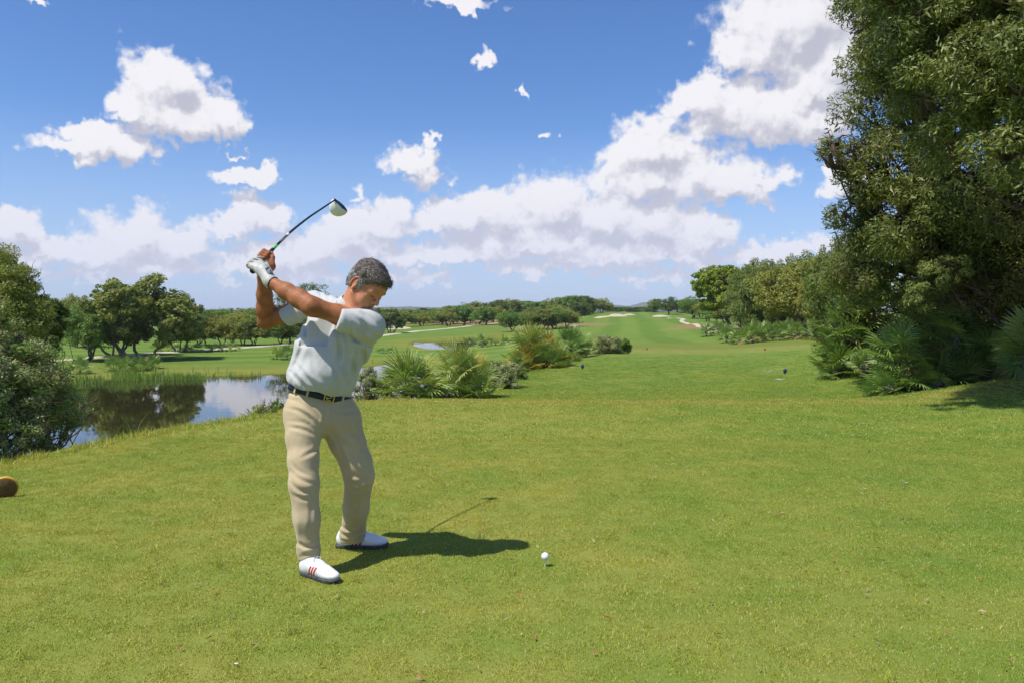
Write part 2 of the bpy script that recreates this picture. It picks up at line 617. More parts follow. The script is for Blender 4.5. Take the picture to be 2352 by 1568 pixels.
# ------------------------------------------------------------------ turf colour, shared by ground and blades
def turf_group():
    g = bpy.data.node_groups.new('turf_colour', 'ShaderNodeTree')
    g.interface.new_socket('Color', in_out='OUTPUT', socket_type='NodeSocketColor')
    h = NT(g)
    go = h.n('NodeGroupOutput')
    geo = h.n('ShaderNodeNewGeometry')
    p = geo.outputs['Position']
    x, y, z = h.xyz(p)
    n_big = h.noise(p, 0.22, 3.0, 0.55)
    n_mid = h.noise(p, 1.3, 4.0, 0.6)
    n_fine = h.noise(p, 9.0, 4.0, 0.65)
    dry = (0.248, 0.244, 0.052, 1)
    green = (0.140, 0.203, 0.030, 1)
    lush = (0.090, 0.168, 0.022, 1)
    c = h.mix(h.ramp(n_mid, 0.15, 0.85), green, dry)
    # greener to the right and over the second tee
    side = h.ramp(h.math('ADD', x, h.math('MULTIPLY', n_big, 3.0)), 1.2, 5.5)
    tee2 = h.math('MULTIPLY', h.ramp(y, 12.6, 14.2), h.ramp(y, 31.0, 38.0, 1.0, 0.35))
    l = h.math('MAXIMUM', h.math('MULTIPLY', side, 0.75), h.math('MULTIPLY', tee2, 0.9))
    l = h.math('MULTIPLY', l, h.ramp(n_big, 0.25, 0.75, 0.75, 1.0))
    c = h.mix(l, c, h.mix(h.ramp(n_mid, 0.35, 0.7), lush, (0.140, 0.198, 0.032, 1)))
    # pale band along the front edge of the first tee, worn strip in front of the second
    edge = h.math('MULTIPLY', h.ramp(y, 11.2, 12.4), h.ramp(y, 12.6, 13.6, 1.0, 0.0))
    edge = h.math('MAXIMUM', edge, h.math('MULTIPLY', h.math('MULTIPLY', h.ramp(y, 38.0, 41.0), h.ramp(y, 44.0, 48.0, 1.0, 0.0)), 0.8))
    c = h.mix(h.math('MULTIPLY', edge, h.ramp(n_mid, 0.3, 0.6, 0.25, 0.8)), c, (0.225, 0.215, 0.055, 1))
    # small dry flecks
    c = h.mix(h.ramp(n_fine, 0.60, 0.74, 0.0, 0.55), c, (0.25, 0.225, 0.075, 1))
    h.link(c, go.inputs[0])
    return g


TURF = turf_group()


def new_mat(name):
    m = bpy.data.materials.new(name)
    m.use_nodes = True
    m.node_tree.nodes.clear()
    h = NT(m.node_tree)
    out = h.n('ShaderNodeOutputMaterial')
    b = h.n('ShaderNodeBsdfPrincipled')
    h.link(b.outputs[0], out.inputs[0])
    return m, h, b, out


def simple_mat(name, col, rough=0.6, spec=0.4, noise=0.0, nscale=30.0, bump=0.0, metal=0.0, col2=None, coords='Object', detail=4.0):
    m, h, b, out = new_mat(name)
    tcn = h.n('ShaderNodeTexCoord').outputs[coords]
    nz = h.noise(tcn, nscale, detail, 0.6)
    c2 = col2 or tuple(c * (1 - noise) for c in col[:3])
    h.put(b.inputs['Base Color'], h.mix(h.ramp(nz, 0.3, 0.7), (*col[:3], 1), (*c2[:3], 1)))
    b.inputs['Roughness'].default_value = rough
    b.inputs['Specular IOR Level'].default_value = spec
    b.inputs['Metallic'].default_value = metal
    if bump:
        bp = h.n('ShaderNodeBump')
        bp.inputs['Strength'].default_value = bump
        bp.inputs['Distance'].default_value = 0.002
        h.link(nz, bp.inputs['Height'])
        h.link(bp.outputs[0], b.inputs['Normal'])
    return m


def ground_material():
    m, h, b, out = new_mat('turf')
    g = h.n('ShaderNodeGroup'); g.node_tree = TURF
    geo = h.n('ShaderNodeNewGeometry')
    p = geo.outputs['Position']
    at_ = h.n('ShaderNodeAttribute', attribute_name='albedo')
    wt = h.n('ShaderNodeAttribute', attribute_name='albedo_weight')
    n = h.noise(p, 0.35, 5.0, 0.62)
    n2 = h.noise(p, 3.0, 4.0, 0.6)
    var = h.mix(h.ramp(n, 0.3, 0.72), (0.90, 0.92, 0.88, 1), (1.12, 1.06, 1.16, 1))
    far = h.mix(1.0, at_.outputs['Color'], var, 'MULTIPLY')
    far = h.mix(h.ramp(n2, 0.5, 0.75, 0, 0.35), far, h.mix(1.0, far, (1.35, 1.2, 1.3, 1), 'MULTIPLY'))
    c = h.mix(wt.outputs['Fac'], g.outputs[0], far)
    h.put(b.inputs['Base Color'], c)
    b.inputs['Roughness'].default_value = 0.9
    b.inputs['Specular IOR Level'].default_value = 0.1
    nb = h.noise(p, 26.0, 5.0, 0.7)
    bp = h.n('ShaderNodeBump')
    bp.inputs['Strength'].default_value = 0.7
    bp.inputs['Distance'].default_value = 0.02
    h.link(nb, bp.inputs['Height'])
    h.link(bp.outputs[0], b.inputs['Normal'])
    return m


M_turf = ground_material()


def build_ground():
    rr = np.concatenate([np.exp(np.linspace(math.log(1.2), math.log(24), 150)), np.exp(np.linspace(math.log(24), math.log(420), 290))[1:],
                         np.exp(np.linspace(math.log(420), math.log(9000), 60))[1:]])
    front = np.linspace(-0.80, 0.80, 340)                     # azimuth from +Y, dense in front
    back = np.linspace(0.80, 2 * math.pi - 0.80, 90)[1:-1]
    aa = np.concatenate([front, back])
    A, Q = np.meshgrid(aa, rr)
    X, Y = np.sin(A) * Q, np.cos(A) * Q
    Z = zground(X, Y)
    n, k = X.shape
    V = np.stack([X, Y, Z], -1).reshape(-1, 3)
    V = np.vstack([V, [(0, 0, 0)]])
    i = np.arange(n - 1)[:, None] * k
    j = np.arange(k)
    F = np.stack([i + j, i + k + j, i + k + (j + 1) % k, i + (j + 1) % k], -1).reshape(-1, 4)
    F3 = np.stack([np.full(k, n * k), j, (j + 1) % k], -1)
    x, y = V[:, 0], V[:, 1]
    P = V[:, :2]
    d, s = seg_dist(P, CREST)
    sd = d * s
    W = 9 + np.clip(y - 40, 0, 200) * .22
    left = sstep(.35, .9, sd / W)
    r = np.hypot(x, y)
    fair = np.array((0.095, 0.165, 0.022))
    fair2 = np.array((0.140, 0.210, 0.032))
    rough = np.array((0.140, 0.175, 0.030))
    dryc = np.array((0.215, 0.205, 0.070))
    # stripes down the far fairway follow its line; on the left field they cross the view
    xc = np.interp(y, [40, 100, 200, 320], [13, 21, 36, 52])
    t = (x - xc)
    stripe = 0.5 + 0.5 * np.clip(np.sin(t * 2 * np.pi / 7.5 + .3) * 2.2, -1, 1)
    fw = sstep(25, 21, np.abs(t + 1.0)) * sstep(62, 76, y) * sstep(345, 320, y)
    t2 = y - .22 * x
    stripe2 = 0.5 + 0.5 * np.clip(np.sin(t2 * 2 * np.pi / 9.0) * 1.6, -1, 1)
    Cc = rough[None] * (1 - fw[:, None]) + fw[:, None] * (fair + (fair2 - fair) * (.15 + stripe * .6)[:, None])
    lf = left * sstep(72, 84, y) * sstep(330, 250, y)
    Cl = fair * .55 + fair2 * .45 + (fair2 - fair) * ((stripe2 - .5) * .8)[:, None]
    Cc = Cc * (1 - lf[:, None]) + Cl * lf[:, None]
    shore, _ = seg_dist(P, POND, True)
    shore2, _ = seg_dist(P, POND2, True)
    sh = sstep(7.5, 2.5, np.minimum(shore, shore2)) * left
    Cc = Cc * (1 - .6 * sh[:, None]) + np.array((0.20, 0.205, 0.035)) * .6 * sh[:, None]
    # bare ground in the groves
    n1 = fbm(np.stack([x * .05, y * .05, x * 0], 1), 4, 21)
    dirt = np.zeros(len(x))
    for px0, px1, py, rx, ry in ((990, 1130, 742, 24, 26), (1240, 1330, 747, 12, 16), (1640, 1700, 748, 9, 14)):
        c0 = ground_at((px0 + px1) / 2, py)
        dirt = np.maximum(dirt, sstep(1.15, .75, np.hypot((x - c0[0]) / rx, (y - c0[1]) / ry) + n1 * .8))
    Cc = Cc * (1 - .8 * dirt[:, None]) + np.array((0.26, 0.155, 0.085)) * .8 * dirt[:, None]
    # under the hedge of trees on the right: brown litter
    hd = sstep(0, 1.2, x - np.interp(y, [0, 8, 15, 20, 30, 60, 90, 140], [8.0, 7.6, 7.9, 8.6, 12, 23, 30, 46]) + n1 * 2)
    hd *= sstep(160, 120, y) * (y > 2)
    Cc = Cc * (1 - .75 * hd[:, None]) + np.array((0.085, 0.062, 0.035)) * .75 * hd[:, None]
    # far country
    fc = sstep(380, 520, r)
    Cc = Cc * (1 - fc[:, None]) + np.array((0.06, 0.085, 0.03)) * fc[:, None]
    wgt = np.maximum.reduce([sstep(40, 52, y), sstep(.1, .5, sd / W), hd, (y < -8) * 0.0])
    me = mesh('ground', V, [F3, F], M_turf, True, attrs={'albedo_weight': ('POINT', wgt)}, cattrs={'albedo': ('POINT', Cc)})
    o = obj('ground', me)
    tag(o, kind='structure')
    return o


build_ground()

# ------------------------------------------------------------------ water
def water_material():
    m, h, b, out = new_mat('pond_water')
    geo = h.n('ShaderNodeNewGeometry')
    p = geo.outputs['Position']
    b.inputs['Base Color'].default_value = (0.030, 0.026, 0.010, 1)
    b.inputs['Roughness'].default_value = 0.02
    b.inputs['IOR'].default_value = 1.55
    b.inputs['Specular IOR Level'].default_value = 1.0
    n1 = h.noise(h.vmath('MULTIPLY', p, (1.0, 0.6, 1.0)), 1.6, 3.0, 0.5)
    n2 = h.noise(p, 0.25, 2.0, 0.5)
    bp = h.n('ShaderNodeBump')
    bp.inputs['Distance'].default_value = 0.02
    h.put(bp.inputs['Strength'], h.ramp(n2, 0.35, 0.65, 0.05, 0.22))
    h.link(n1, bp.inputs['Height'])
    h.link(bp.outputs[0], b.inputs['Normal'])
    return m


M_water = water_material()


def sheet(name, poly, z, mat, grow=0.0, kind='structure', zoff=None):
    poly = np.asarray(poly, float)
    if grow:
        c = poly.mean(0)
        v = poly - c
        poly = c + v * (1 + grow / (np.linalg.norm(v, axis=1, keepdims=True)))
    n = len(poly)
    c = poly.mean(0)
    V = np.array([(p[0], p[1], z) for p in poly] + [(c[0], c[1], z)])
    me = bpy.data.meshes.new(name)
    me.from_pydata([tuple(v) for v in V[:-1]], [], [list(range(n))])
    me.materials.append(mat)
    me.update()
    o = obj(name, me)
    tag(o, kind=kind)
    return o


sheet('pond_water', POND, WATER_Z, M_water, grow=1.3)
sheet('far_pond_water', POND2, WATER_Z, M_water, grow=1.3)


# ------------------------------------------------------------------ cart paths and bunkers draped over the turf
def catmull(pts, n=10):
    pts = np.asarray(pts, float)
    P = np.vstack([2 * pts[0] - pts[1], pts, 2 * pts[-1] - pts[-2]])
    out = []
    for i in range(1, len(P) - 2):
        t = np.linspace(0, 1, n, endpoint=False)[:, None]
        p0, p1, p2, p3 = P[i - 1], P[i], P[i + 1], P[i + 2]
        out.append(.5 * ((2 * p1) + (-p0 + p2) * t + (2 * p0 - 5 * p1 + 4 * p2 - p3) * t ** 2 + (-p0 + 3 * p1 - 3 * p2 + p3) * t ** 3))
    out.append(P[-2][None])
    return np.concatenate(out)


M_path = simple_mat('pale_gravel', (0.50, 0.44, 0.34), 0.95, 0.1, nscale=2.0, col2=(0.40, 0.35, 0.27), coords='Object')
M_sand = simple_mat('bunker_sand', (0.48, 0.40, 0.29), 0.95, 0.1, nscale=1.2, col2=(0.46, 0.38, 0.27), coords='Object')


def ribbon(name, pts, width, lift=0.05, n=14):
    c = catmull(np.asarray(pts)[:, :2], n)
    tn = np.gradient(c, axis=0)
    tn /= np.linalg.norm(tn, axis=1, keepdims=True)
    nr = np.stack([-tn[:, 1], tn[:, 0]], 1)
    cols = []
    for k in (-.5, -.25, 0, .25, .5):
        jit = fbm(np.stack([c[:, 0] * .3, c[:, 1] * .3, c[:, 0] * 0 + k * 9], 1), 2, 31) * .25 if abs(k) == .5 else 0
        q = c + nr * (k * width + np.sign(k) * jit)[:, None] if abs(k) == .5 else c + nr * k * width
        z = zground(q[:, 0], q[:, 1]) + lift - (abs(k) == .5) * lift * 1.6
        cols.append(np.column_stack([q, z]))
    V = np.stack(cols, 1).reshape(-1, 3)
    m = len(c)
    i = (np.arange(m - 1) * 5)[:, None]
    j = np.arange(4)
    F = np.stack([i + j + 1, i + j, i + 5 + j, i + 6 + j], -1).reshape(-1, 4)
    o = obj(name, mesh(name, V, F, M_path))
    tag(o, kind='structure')
    return o


ribbon('cart_path', [ground_at(*p) for p in ((-120, 834), (40, 831), (141, 827), (275, 816), (439, 806), (578, 797), (700, 788), (790, 779), (875, 771), (930, 764), (1000, 757), (1070, 750), (1144, 742), (1180, 739))], 2.7, .07)
ribbon('far_cart_path', [ground_at(*p) for p in ((1535, 731), (1570, 733), (1566, 737), (1580, 744), (1614, 752), (1660, 757))], 1.4, .08)


def bunker(px, py, rx, ry, seed, lip=0.5):
    c = ground_at(px, py)
    ring, seg = 7, 40
    a = np.arange(seg) * 2 * np.pi / seg
    rad = 1 + .35 * fbm(np.stack([np.cos(a) * 1.2 + seed, np.sin(a) * 1.2, a * 0], 1), 3, seed)
    V = [(c[0], c[1], 0.0)]
    for k in range(1, ring + 1):
        f = k / ring
        for j in range(seg):
            V.append((c[0] + rx * f * rad[j] * math.cos(a[j]), c[1] + ry * f * rad[j] * math.sin(a[j]), f))
    V = np.array(V)
    f = V[:, 2].copy()
    V[:, 2] = zground(V[:, 0], V[:, 1]) + .06 - .12 * (f > .99) + lip * np.clip((V[:, 1] - c[1]) / ry, 0, 1) * .9
    F3 = [(0, 1 + j, 1 + (j + 1) % seg) for j in range(seg)]
    F4 = [(1 + k * seg + j, 1 + (k + 1) * seg + j, 1 + (k + 1) * seg + (j + 1) % seg, 1 + k * seg + (j + 1) % seg) for k in range(ring - 1) for j in range(seg)]
    o = obj('sand_bunker', mesh('sand_bunker', V, [np.array(F3), np.array(F4)], M_sand))
    tag(o, kind='structure')
    return o


bunker(905, 755, 4.6, 9, 1, .5)
bunker(1383, 729, 2.8, 4, 2, .2)
bunker(1420, 726.5, 3.4, 6, 3, .5)
bunker(1447, 724, 2.0, 5, 4, .2)
bunker(1518, 727, 2.6, 5, 5, .5)
bunker(1640, 763, .9, 1.6, 7, .1)

# ------------------------------------------------------------------ far hills
M_hill = simple_mat('scrub_hills', (0.050, 0.075, 0.032), 0.95, 0.05, nscale=0.02, col2=(0.11, 0.10, 0.05), coords='Object', detail=6.0)


def hills(pts, Y0, depth, seed):
    """pts: picture outline (px, py) of the ridge seen at distance Y0"""
    pts = np.asarray(pts, float)
    xs = np.linspace(pts[0, 0], pts[-1, 0], 160)
    ys = np.interp(xs, pts[:, 0], pts[:, 1])
    V = []
    rows = 15
    for r_ in range(rows):
        f = r_ / (rows - 1) * 2 - 1
        Y = Y0 + f * depth
        prof = math.cos(f * math.pi / 2) ** 1.3
        for x_, y_ in zip(xs, ys):
            wx, _, wz = ray(x_, y_)
            z = (CAM_H + wz * Y0 + 12) * prof - 12
            z += fbm(np.array([[x_ * .03, f * 3, seed]]), 4, seed)[0] * 14 * prof
            V.append((wx * Y0, Y, z))
    k = len(xs)
    i = (np.arange(rows - 1) * k)[:, None]
    j = np.arange(k - 1)
    F = np.stack([i + j, i + j + 1, i + j + 1 + k, i + j + k], -1).reshape(-1, 4)
    o = obj('hills', mesh('hills', np.array(V), F, M_hill))
    tag(o, kind='structure')


hills([(560, 716), (700, 712), (830, 710), (882, 706), (925, 704), (960, 707), (1000, 708), (1030, 706), (1080, 711), (1180, 716)], 4300, 700, 1)
hills([(1180, 716), (1300, 710), (1398, 700), (1425, 702), (1448, 704), (1462, 699), (1476, 694.5), (1492, 699), (1515, 704), (1560, 709), (1700, 714), (1900, 716)], 5200, 700, 2)
# ------------------------------------------------------------------ foliage materials
LEAF_GAIN = (2.0, 1.9, 1.25)


def leaf_mat(name, dark, light, dead=None, trans=0.30, spec=0.22, rough=0.55, hue=0.15, gain=1.0):
    dark = tuple(min(.8, c * g * gain) for c, g in zip(dark, LEAF_GAIN))
    light = tuple(min(.8, c * g * gain) for c, g in zip(light, LEAF_GAIN))
    m, h, b, out = new_mat(name)
    t = h.n('ShaderNodeAttribute', attribute_name='tint').outputs['Fac']
    oi = h.n('ShaderNodeObjectInfo')
    c = h.mix(t, (*dark, 1), (*light, 1))
    r = h.math('SUBTRACT', oi.outputs['Random'], 0.5)
    c = h.mix(1.0, c, h.comb(h.math('ADD', 1.0, h.math('MULTIPLY', r, hue * 1.6)), h.math('ADD', 1.0, h.math('MULTIPLY', r, hue * .6)), h.math('SUBTRACT', 1.0, h.math('MULTIPLY', r, hue))), 'MULTIPLY')
    if dead:
        c = h.mix(h.math('GREATER_THAN', t, 0.985), c, (*dead, 1))
    h.put(b.inputs['Base Color'], c)
    b.inputs['Roughness'].default_value = rough
    b.inputs['Specular IOR Level'].default_value = spec
    tr = h.n('ShaderNodeBsdfTranslucent')
    h.put(tr.inputs[0], h.mix(1.0, c, (1.25, 1.35, 0.6, 1), 'MULTIPLY'))
    mx = h.n('ShaderNodeMixShader')
    mx.inputs[0].default_value = trans
    h.link(b.outputs[0], mx.inputs[1])
    h.link(tr.outputs[0], mx.inputs[2])
    h.link(mx.outputs[0], out.inputs[0])
    return m


M_bark = simple_mat('bark', (0.16, 0.12, 0.085), 0.9, 0.15, nscale=9.0, bump=0.8, col2=(0.075, 0.055, 0.04))
M_bark_pale = simple_mat('pale_bark', (0.24, 0.20, 0.165), 0.9, 0.15, nscale=9.0, bump=0.8, col2=(0.12, 0.095, 0.075))
M_olive = leaf_mat('wild_olive_leaves', (0.050, 0.072, 0.022), (0.150, 0.175, 0.070), (0.20, 0.12, 0.06))
M_olive_green = leaf_mat('green_olive_leaves', (0.040, 0.078, 0.022), (0.115, 0.180, 0.060), (0.16, 0.13, 0.05))
M_olive_warm = leaf_mat('warm_olive_leaves', (0.070, 0.085, 0.022), (0.195, 0.200, 0.070), (0.24, 0.15, 0.07))
M_olive_silver = leaf_mat('silver_olive_leaves', (0.095, 0.115, 0.070), (0.205, 0.228, 0.155), (0.16, 0.12, 0.07), trans=.20, spec=.2, rough=.6)
M_dark_leaf = leaf_mat('dark_evergreen_leaves', (0.026, 0.045, 0.014), (0.085, 0.115, 0.038), (0.12, 0.08, 0.04))
M_pine = leaf_mat('pine_needles', (0.060, 0.085, 0.014), (0.165, 0.205, 0.038), (0.20, 0.15, 0.05))
M_big = leaf_mat('big_tree_leaves', (0.030, 0.048, 0.014), (0.108, 0.130, 0.044), (0.19, 0.14, 0.05), trans=.22, spec=.32, rough=.48)
M_big_warm = leaf_mat('big_tree_warm_leaves', (0.040, 0.050, 0.014), (0.120, 0.124, 0.036), (0.22, 0.14, 0.05), trans=.25, spec=.4, rough=.45)
M_twig = simple_mat('dry_twigs', (0.26, 0.185, 0.11), 0.9, 0.1, nscale=5.0, col2=(0.11, 0.075, 0.045))
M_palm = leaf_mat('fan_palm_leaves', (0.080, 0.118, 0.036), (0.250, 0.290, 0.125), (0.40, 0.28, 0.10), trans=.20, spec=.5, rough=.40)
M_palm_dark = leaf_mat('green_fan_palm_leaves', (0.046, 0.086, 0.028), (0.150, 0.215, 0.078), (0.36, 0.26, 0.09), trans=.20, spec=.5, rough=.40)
M_palm_yellow = leaf_mat('yellowing_fan_palm_leaves', (0.13, 0.12, 0.035), (0.26, 0.18, 0.055), (0.5, 0.3, 0.1), trans=.25)
M_palm_dead = leaf_mat('dead_fan_palm_leaves', (0.10, 0.075, 0.045), (0.21, 0.16, 0.095), (0.2, 0.15, 0.1), trans=.1)
M_reed = leaf_mat('reeds', (0.060, 0.115, 0.025), (0.170, 0.215, 0.065), (0.28, 0.22, 0.08))


def crown_mesh(name, blobs, n, size, aspect, seed, mat, sub=12, subr=.42, shell=.55, clump_t=True, up=.35, droop=.15, twigs=0, tilt=0.75):
    """blobs: (x, y, z, rx, ry, rz). Leaves sit on small tufts that sit on the blobs."""
    rng = np.random.default_rng(seed)
    B = np.asarray(blobs, float)
    area = (B[:, 3] * B[:, 4] + B[:, 3] * B[:, 5]) ** .8
    pr = area / area.sum()
    nsub = sub * len(B)
    bi = rng.choice(len(B), nsub, p=pr)
    d = rng.normal(size=(nsub, 3))
    d /= np.linalg.norm(d, axis=1, keepdims=True)
    rad = shell + (1 - shell) * rng.random((nsub, 1)) ** .6
    C = B[bi, :3] + d * rad * B[bi, 3:6]
    sr = B[bi, 3:6].mean(1) * subr * rng.uniform(.55, 1.35, nsub)
    st = rng.random(nsub)
    w_ = sr ** 2
    li = rng.choice(nsub, n, p=w_ / w_.sum())
    e = rng.normal(size=(n, 3))
    e /= np.linalg.norm(e, axis=1, keepdims=True)
    rr = sr[li][:, None] * (.35 + .65 * rng.random((n, 1)) ** .5)
    e2 = e.copy(); e2[:, 2] *= .8
    P = C[li] + e2 * rr
    out_ = d[li]
    N = e * .55 + out_ * .5 + np.array((0, 0, up)) + rng.normal(size=(n, 3)) * tilt
    V, F = leaf_cards(P, N, size, aspect, rng, along=e * .8 + out_ * .5, droop=droop)
    t = np.clip(.15 + .5 * rng.random(n) + .35 * (st[li] if clump_t else .5), 0, 1)
    t = np.where(rng.random(n) < .012, 1.0, t * .97)
    if twigs:
        g = Geo()
        g.add(V, F, t)
        return g, C, sr
    return mesh(name, V, F, mat, True, attrs={'tint': ('FACE', t)}), C, sr


def limb(a, b, rng, n=6, wob=.08):
    a, b = np.asarray(a, float), np.asarray(b, float)
    t = np.linspace(0, 1, n)[:, None]
    L = np.linalg.norm(b - a)
    p = a * (1 - t) + b * t
    p[:, 2] += (np.sin(t[:, 0] * np.pi) * .0 - .10 * L * np.sin(t[:, 0] * np.pi) * rng.uniform(.2, 1.2))
    p[1:-1] += rng.normal(size=(n - 2, 3)) * wob * L
    return p


def trunk_mesh(name, blobs, seed, mat, base_r, forks, height, lean=(0, 0), k=8, spread=.05):
    """several stems from the ground, then a limb to each blob"""
    rng = np.random.default_rng(seed + 900)
    g = Geo()
    B = np.asarray(blobs, float)
    stems = []
    for f in range(forks):
        a = rng.uniform(0, 2 * np.pi)
        top = np.array((lean[0] + math.cos(a) * spread * 2.2, lean[1] + math.sin(a) * spread * 2.2, height * rng.uniform(.8, 1.2)))
        foot = np.array((math.cos(a) * spread * .5, math.sin(a) * spread * .5, -.03))
        p = limb(foot, top, rng, 6, .05)
        r = base_r * (1 if f == 0 else rng.uniform(.6, .9))
        g.tube(p, r * np.array([1.35, 1.0, .88, .8, .74, .7]), k)
        stems.append((top, r * .7))
    for b in B:
        j = np.argmin([np.linalg.norm(s_[0][:2] - b[:2]) for s_ in stems])
        s0, r0 = stems[j]
        end = b[:3] + np.array((0, 0, b[5] * .2))
        L = np.linalg.norm(end - s0)
        p = limb(s0 - np.array((0, 0, .02)), end, rng, 7, .06)
        r = min(r0 * .65, L * .045)
        g.tube(p, np.linspace(r, r * .22, 7), 6)
        for q in range(3):
            s1 = p[rng.integers(2, 6)]
            e1 = b[:3] + rng.normal(size=3) * b[3:6] * .6
            g.tube(limb(s1, e1, rng, 5, .07), np.linspace(r * .38, r * .08, 5), 5)
    return g.mesh(name, mat)


def dome_blobs(rng, n, r=.40, z0=.42, z1=.86, br=(.13, .2), flat=.8, hollow=.0):
    out = []
    k = 0
    while len(out) < n and k < 5000:
        k += 1
        a = rng.uniform(0, 2 * np.pi)
        q = r * math.sqrt(rng.uniform(hollow, 1))
        h_ = math.sqrt(max(0, 1 - (q / (r * 1.25)) ** 2))
        z = z0 + (z1 - z0) * h_ * rng.uniform(0, 1) ** .75
        b = rng.uniform(*br)
        if all(np.linalg.norm(np.array((q * math.cos(a), q * math.sin(a), z)) - np.array(o_[:3])) > b * .85 for o_ in out):
            out.append((q * math.cos(a), q * math.sin(a), z, b, b, b * flat))
    return out


class Kind:
    """one grown tree of unit size: crown width 1, height 1"""
    def __init__(s, name, seed, n, size, mat, bark=None, style='olive', **kw):
        rng = np.random.default_rng(seed)
        if style == 'olive':
            bl = dome_blobs(rng, 30, .37, .27, .84, (.11, .17), .82)
            tr = dict(base_r=.024, forks=rng.integers(1, 4), height=.22)
            cr = dict(sub=14, subr=.45)
        elif style == 'round':
            bl = dome_blobs(rng, 26, .34, .30, .84, (.13, .18), .85)
            tr = dict(base_r=.028, forks=1, height=.2)
            cr = dict(sub=12, subr=.42)
        elif style == 'pine':
            bl = dome_blobs(rng, 44, .42, .34, .88, (.12, .17), .7)
            tr = dict(base_r=.028, forks=1, height=.42)
            cr = dict(sub=12, subr=.36, up=.6)
        elif style == 'spread':
            bl = dome_blobs(rng, 48, .42, .27, .86, (.08, .15), .78)
            tr = dict(base_r=.022, forks=4, height=.2, spread=.10)
            cr = dict(sub=15, subr=.42, shell=.4)
        elif style == 'low':
            bl = dome_blobs(rng, 26, .38, .16, .80, (.13, .19), .85)
            tr = dict(base_r=.02, forks=4, height=.14, spread=.09)
            cr = dict(sub=14, subr=.42)
        cr.update(kw)
        s.crown, _, _ = crown_mesh(name + '_crown', bl, n, size, .42 if size < .03 else .6, seed, mat, **cr)
        s.trunk = trunk_mesh(name + '_trunk', bl, seed, bark or M_bark, **tr)
        # normalise to unit width and height
        co = np.empty(len(s.crown.vertices) * 3, np.float32)
        s.crown.vertices.foreach_get('co', co)
        co = co.reshape(-1, 3)
        wx = np.percentile(co[:, 0], 99) - np.percentile(co[:, 0], 1)
        s.w, s.h = wx, np.percentile(co[:, 2], 99.5)
        s.cx = (np.percentile(co[:, 0], 99) + np.percentile(co[:, 0], 1)) / 2


def plant_tree(kind, px, Y, top, width, label, name='tree', cat='tree', group=None, rz=None, base=None, sink=.03, wy=1.0, crown_mat=None):
    """px = trunk, Y = distance, top = picture height of the crown top, width = crown width in picture units"""
    x, _, _ = ray(px, base if base else 720)
    X = x * Y
    z = zg(X, Y)
    ztop = CAM_H + ray(px, top)[2] * Y
    H = ztop - z
    Wd = width / FPX * Y
    e = empty(name, (X, Y, z - sink))
    e.rotation_euler = (0, 0, rz if rz is not None else random.uniform(0, 6.28))
    e.scale = (Wd / kind.w, Wd / kind.w * wy, H / kind.h)
    tag(e, label, cat, group)
    obj('trunk', kind.trunk, e)
    c = obj('crown', kind.crown, e)
    return e


def dist_of(px, base):
    return ground_at(px, base)[1]


# ------------------------------------------------------------------ the big olive group on the far bank
K_spread = Kind('spread_olive', 31, 34000, .031, M_olive, M_bark_pale, 'spread')
K_spread2 = Kind('wild_olive', 32, 28000, .033, M_olive, M_bark_pale, 'spread')
K_green = Kind('green_olive', 33, 22000, .026, M_olive_green, M_bark, 'olive')
K_warm = Kind('warm_olive', 34, 15000, .030, M_olive_warm, M_bark, 'olive')
K_warm2 = Kind('warm_olive_two', 35, 15000, .030, M_olive_warm, M_bark, 'olive')
K_dark = Kind('dark_tree', 36, 20000, .026, M_dark_leaf, M_bark, 'round')
K_far1 = Kind('far_olive', 37, 9000, .040, M_olive, M_bark, 'olive')
K_far2 = Kind('far_green', 38, 9000, .040, M_olive_green, M_bark, 'round')
K_far3 = Kind('far_warm', 39, 9000, .040, M_olive_warm, M_bark, 'olive')
K_far4 = Kind('far_low', 40, 9000, .040, M_dark_leaf, M_bark, 'low')

D1 = 86.0
plant_tree(K_spread, 320, D1, 640, 225, 'largest wild olive on the far bank of the pond with twisted pale stems', group=None, rz=.4)
plant_tree(K_spread2, 262, D1 + 7, 672, 150, 'greyish wild olive leaning left out of the big tree beside the pond', rz=2.0)
plant_tree(K_green, 198, D1 - 2, 697, 118, 'bright green small tree on a thin forked trunk left of the big olive', rz=1.0)
plant_tree(K_warm, 172, D1 + 26, 680, 70, 'yellowish tree top showing above the small bright green tree', rz=.3)
plant_tree(K_spread2, 412, D1 + 15, 682, 90, 'dark olive at the right end of the big group by the pond', rz=4.2)
for i, (px, tp, wd, k, lab) in enumerate((
        (455, 716, 70, K_green, 'first tree right of the big olive group with two dark stems'),
        (476, 722, 64, K_dark, 'second tree right of the big olive group with thick black stem'),
        (508, 726, 72, K_warm, 'third tree right of the big group, yellowish with thin pale stems'),
        (534, 724, 66, K_warm2, 'fourth tree right of the big group, its stem behind the fan palm row'),
        (558, 722, 70, K_warm, 'fifth tree right of the big group, above the end of the fan palm row'),
        (583, 728, 68, K_warm2, 'rounded olive on spreading stems left of the golfer\'s elbow'))):
    plant_tree(k, px, dist_of(px, 793), tp, wd, lab, group='olive trees along the far cart path')
plant_tree(K_green, 640, dist_of(640, 790), 735, 66, 'dark green tree under the golfer\'s right elbow by the path', group=None)
plant_tree(K_dark, 700, dist_of(700, 786), 655, 150, 'tall dark round tree behind the golfer\'s arms')
plant_tree(K_dark, 668, dist_of(668, 790), 712, 74, 'bushy dark tree just behind the golfer\'s right sleeve')
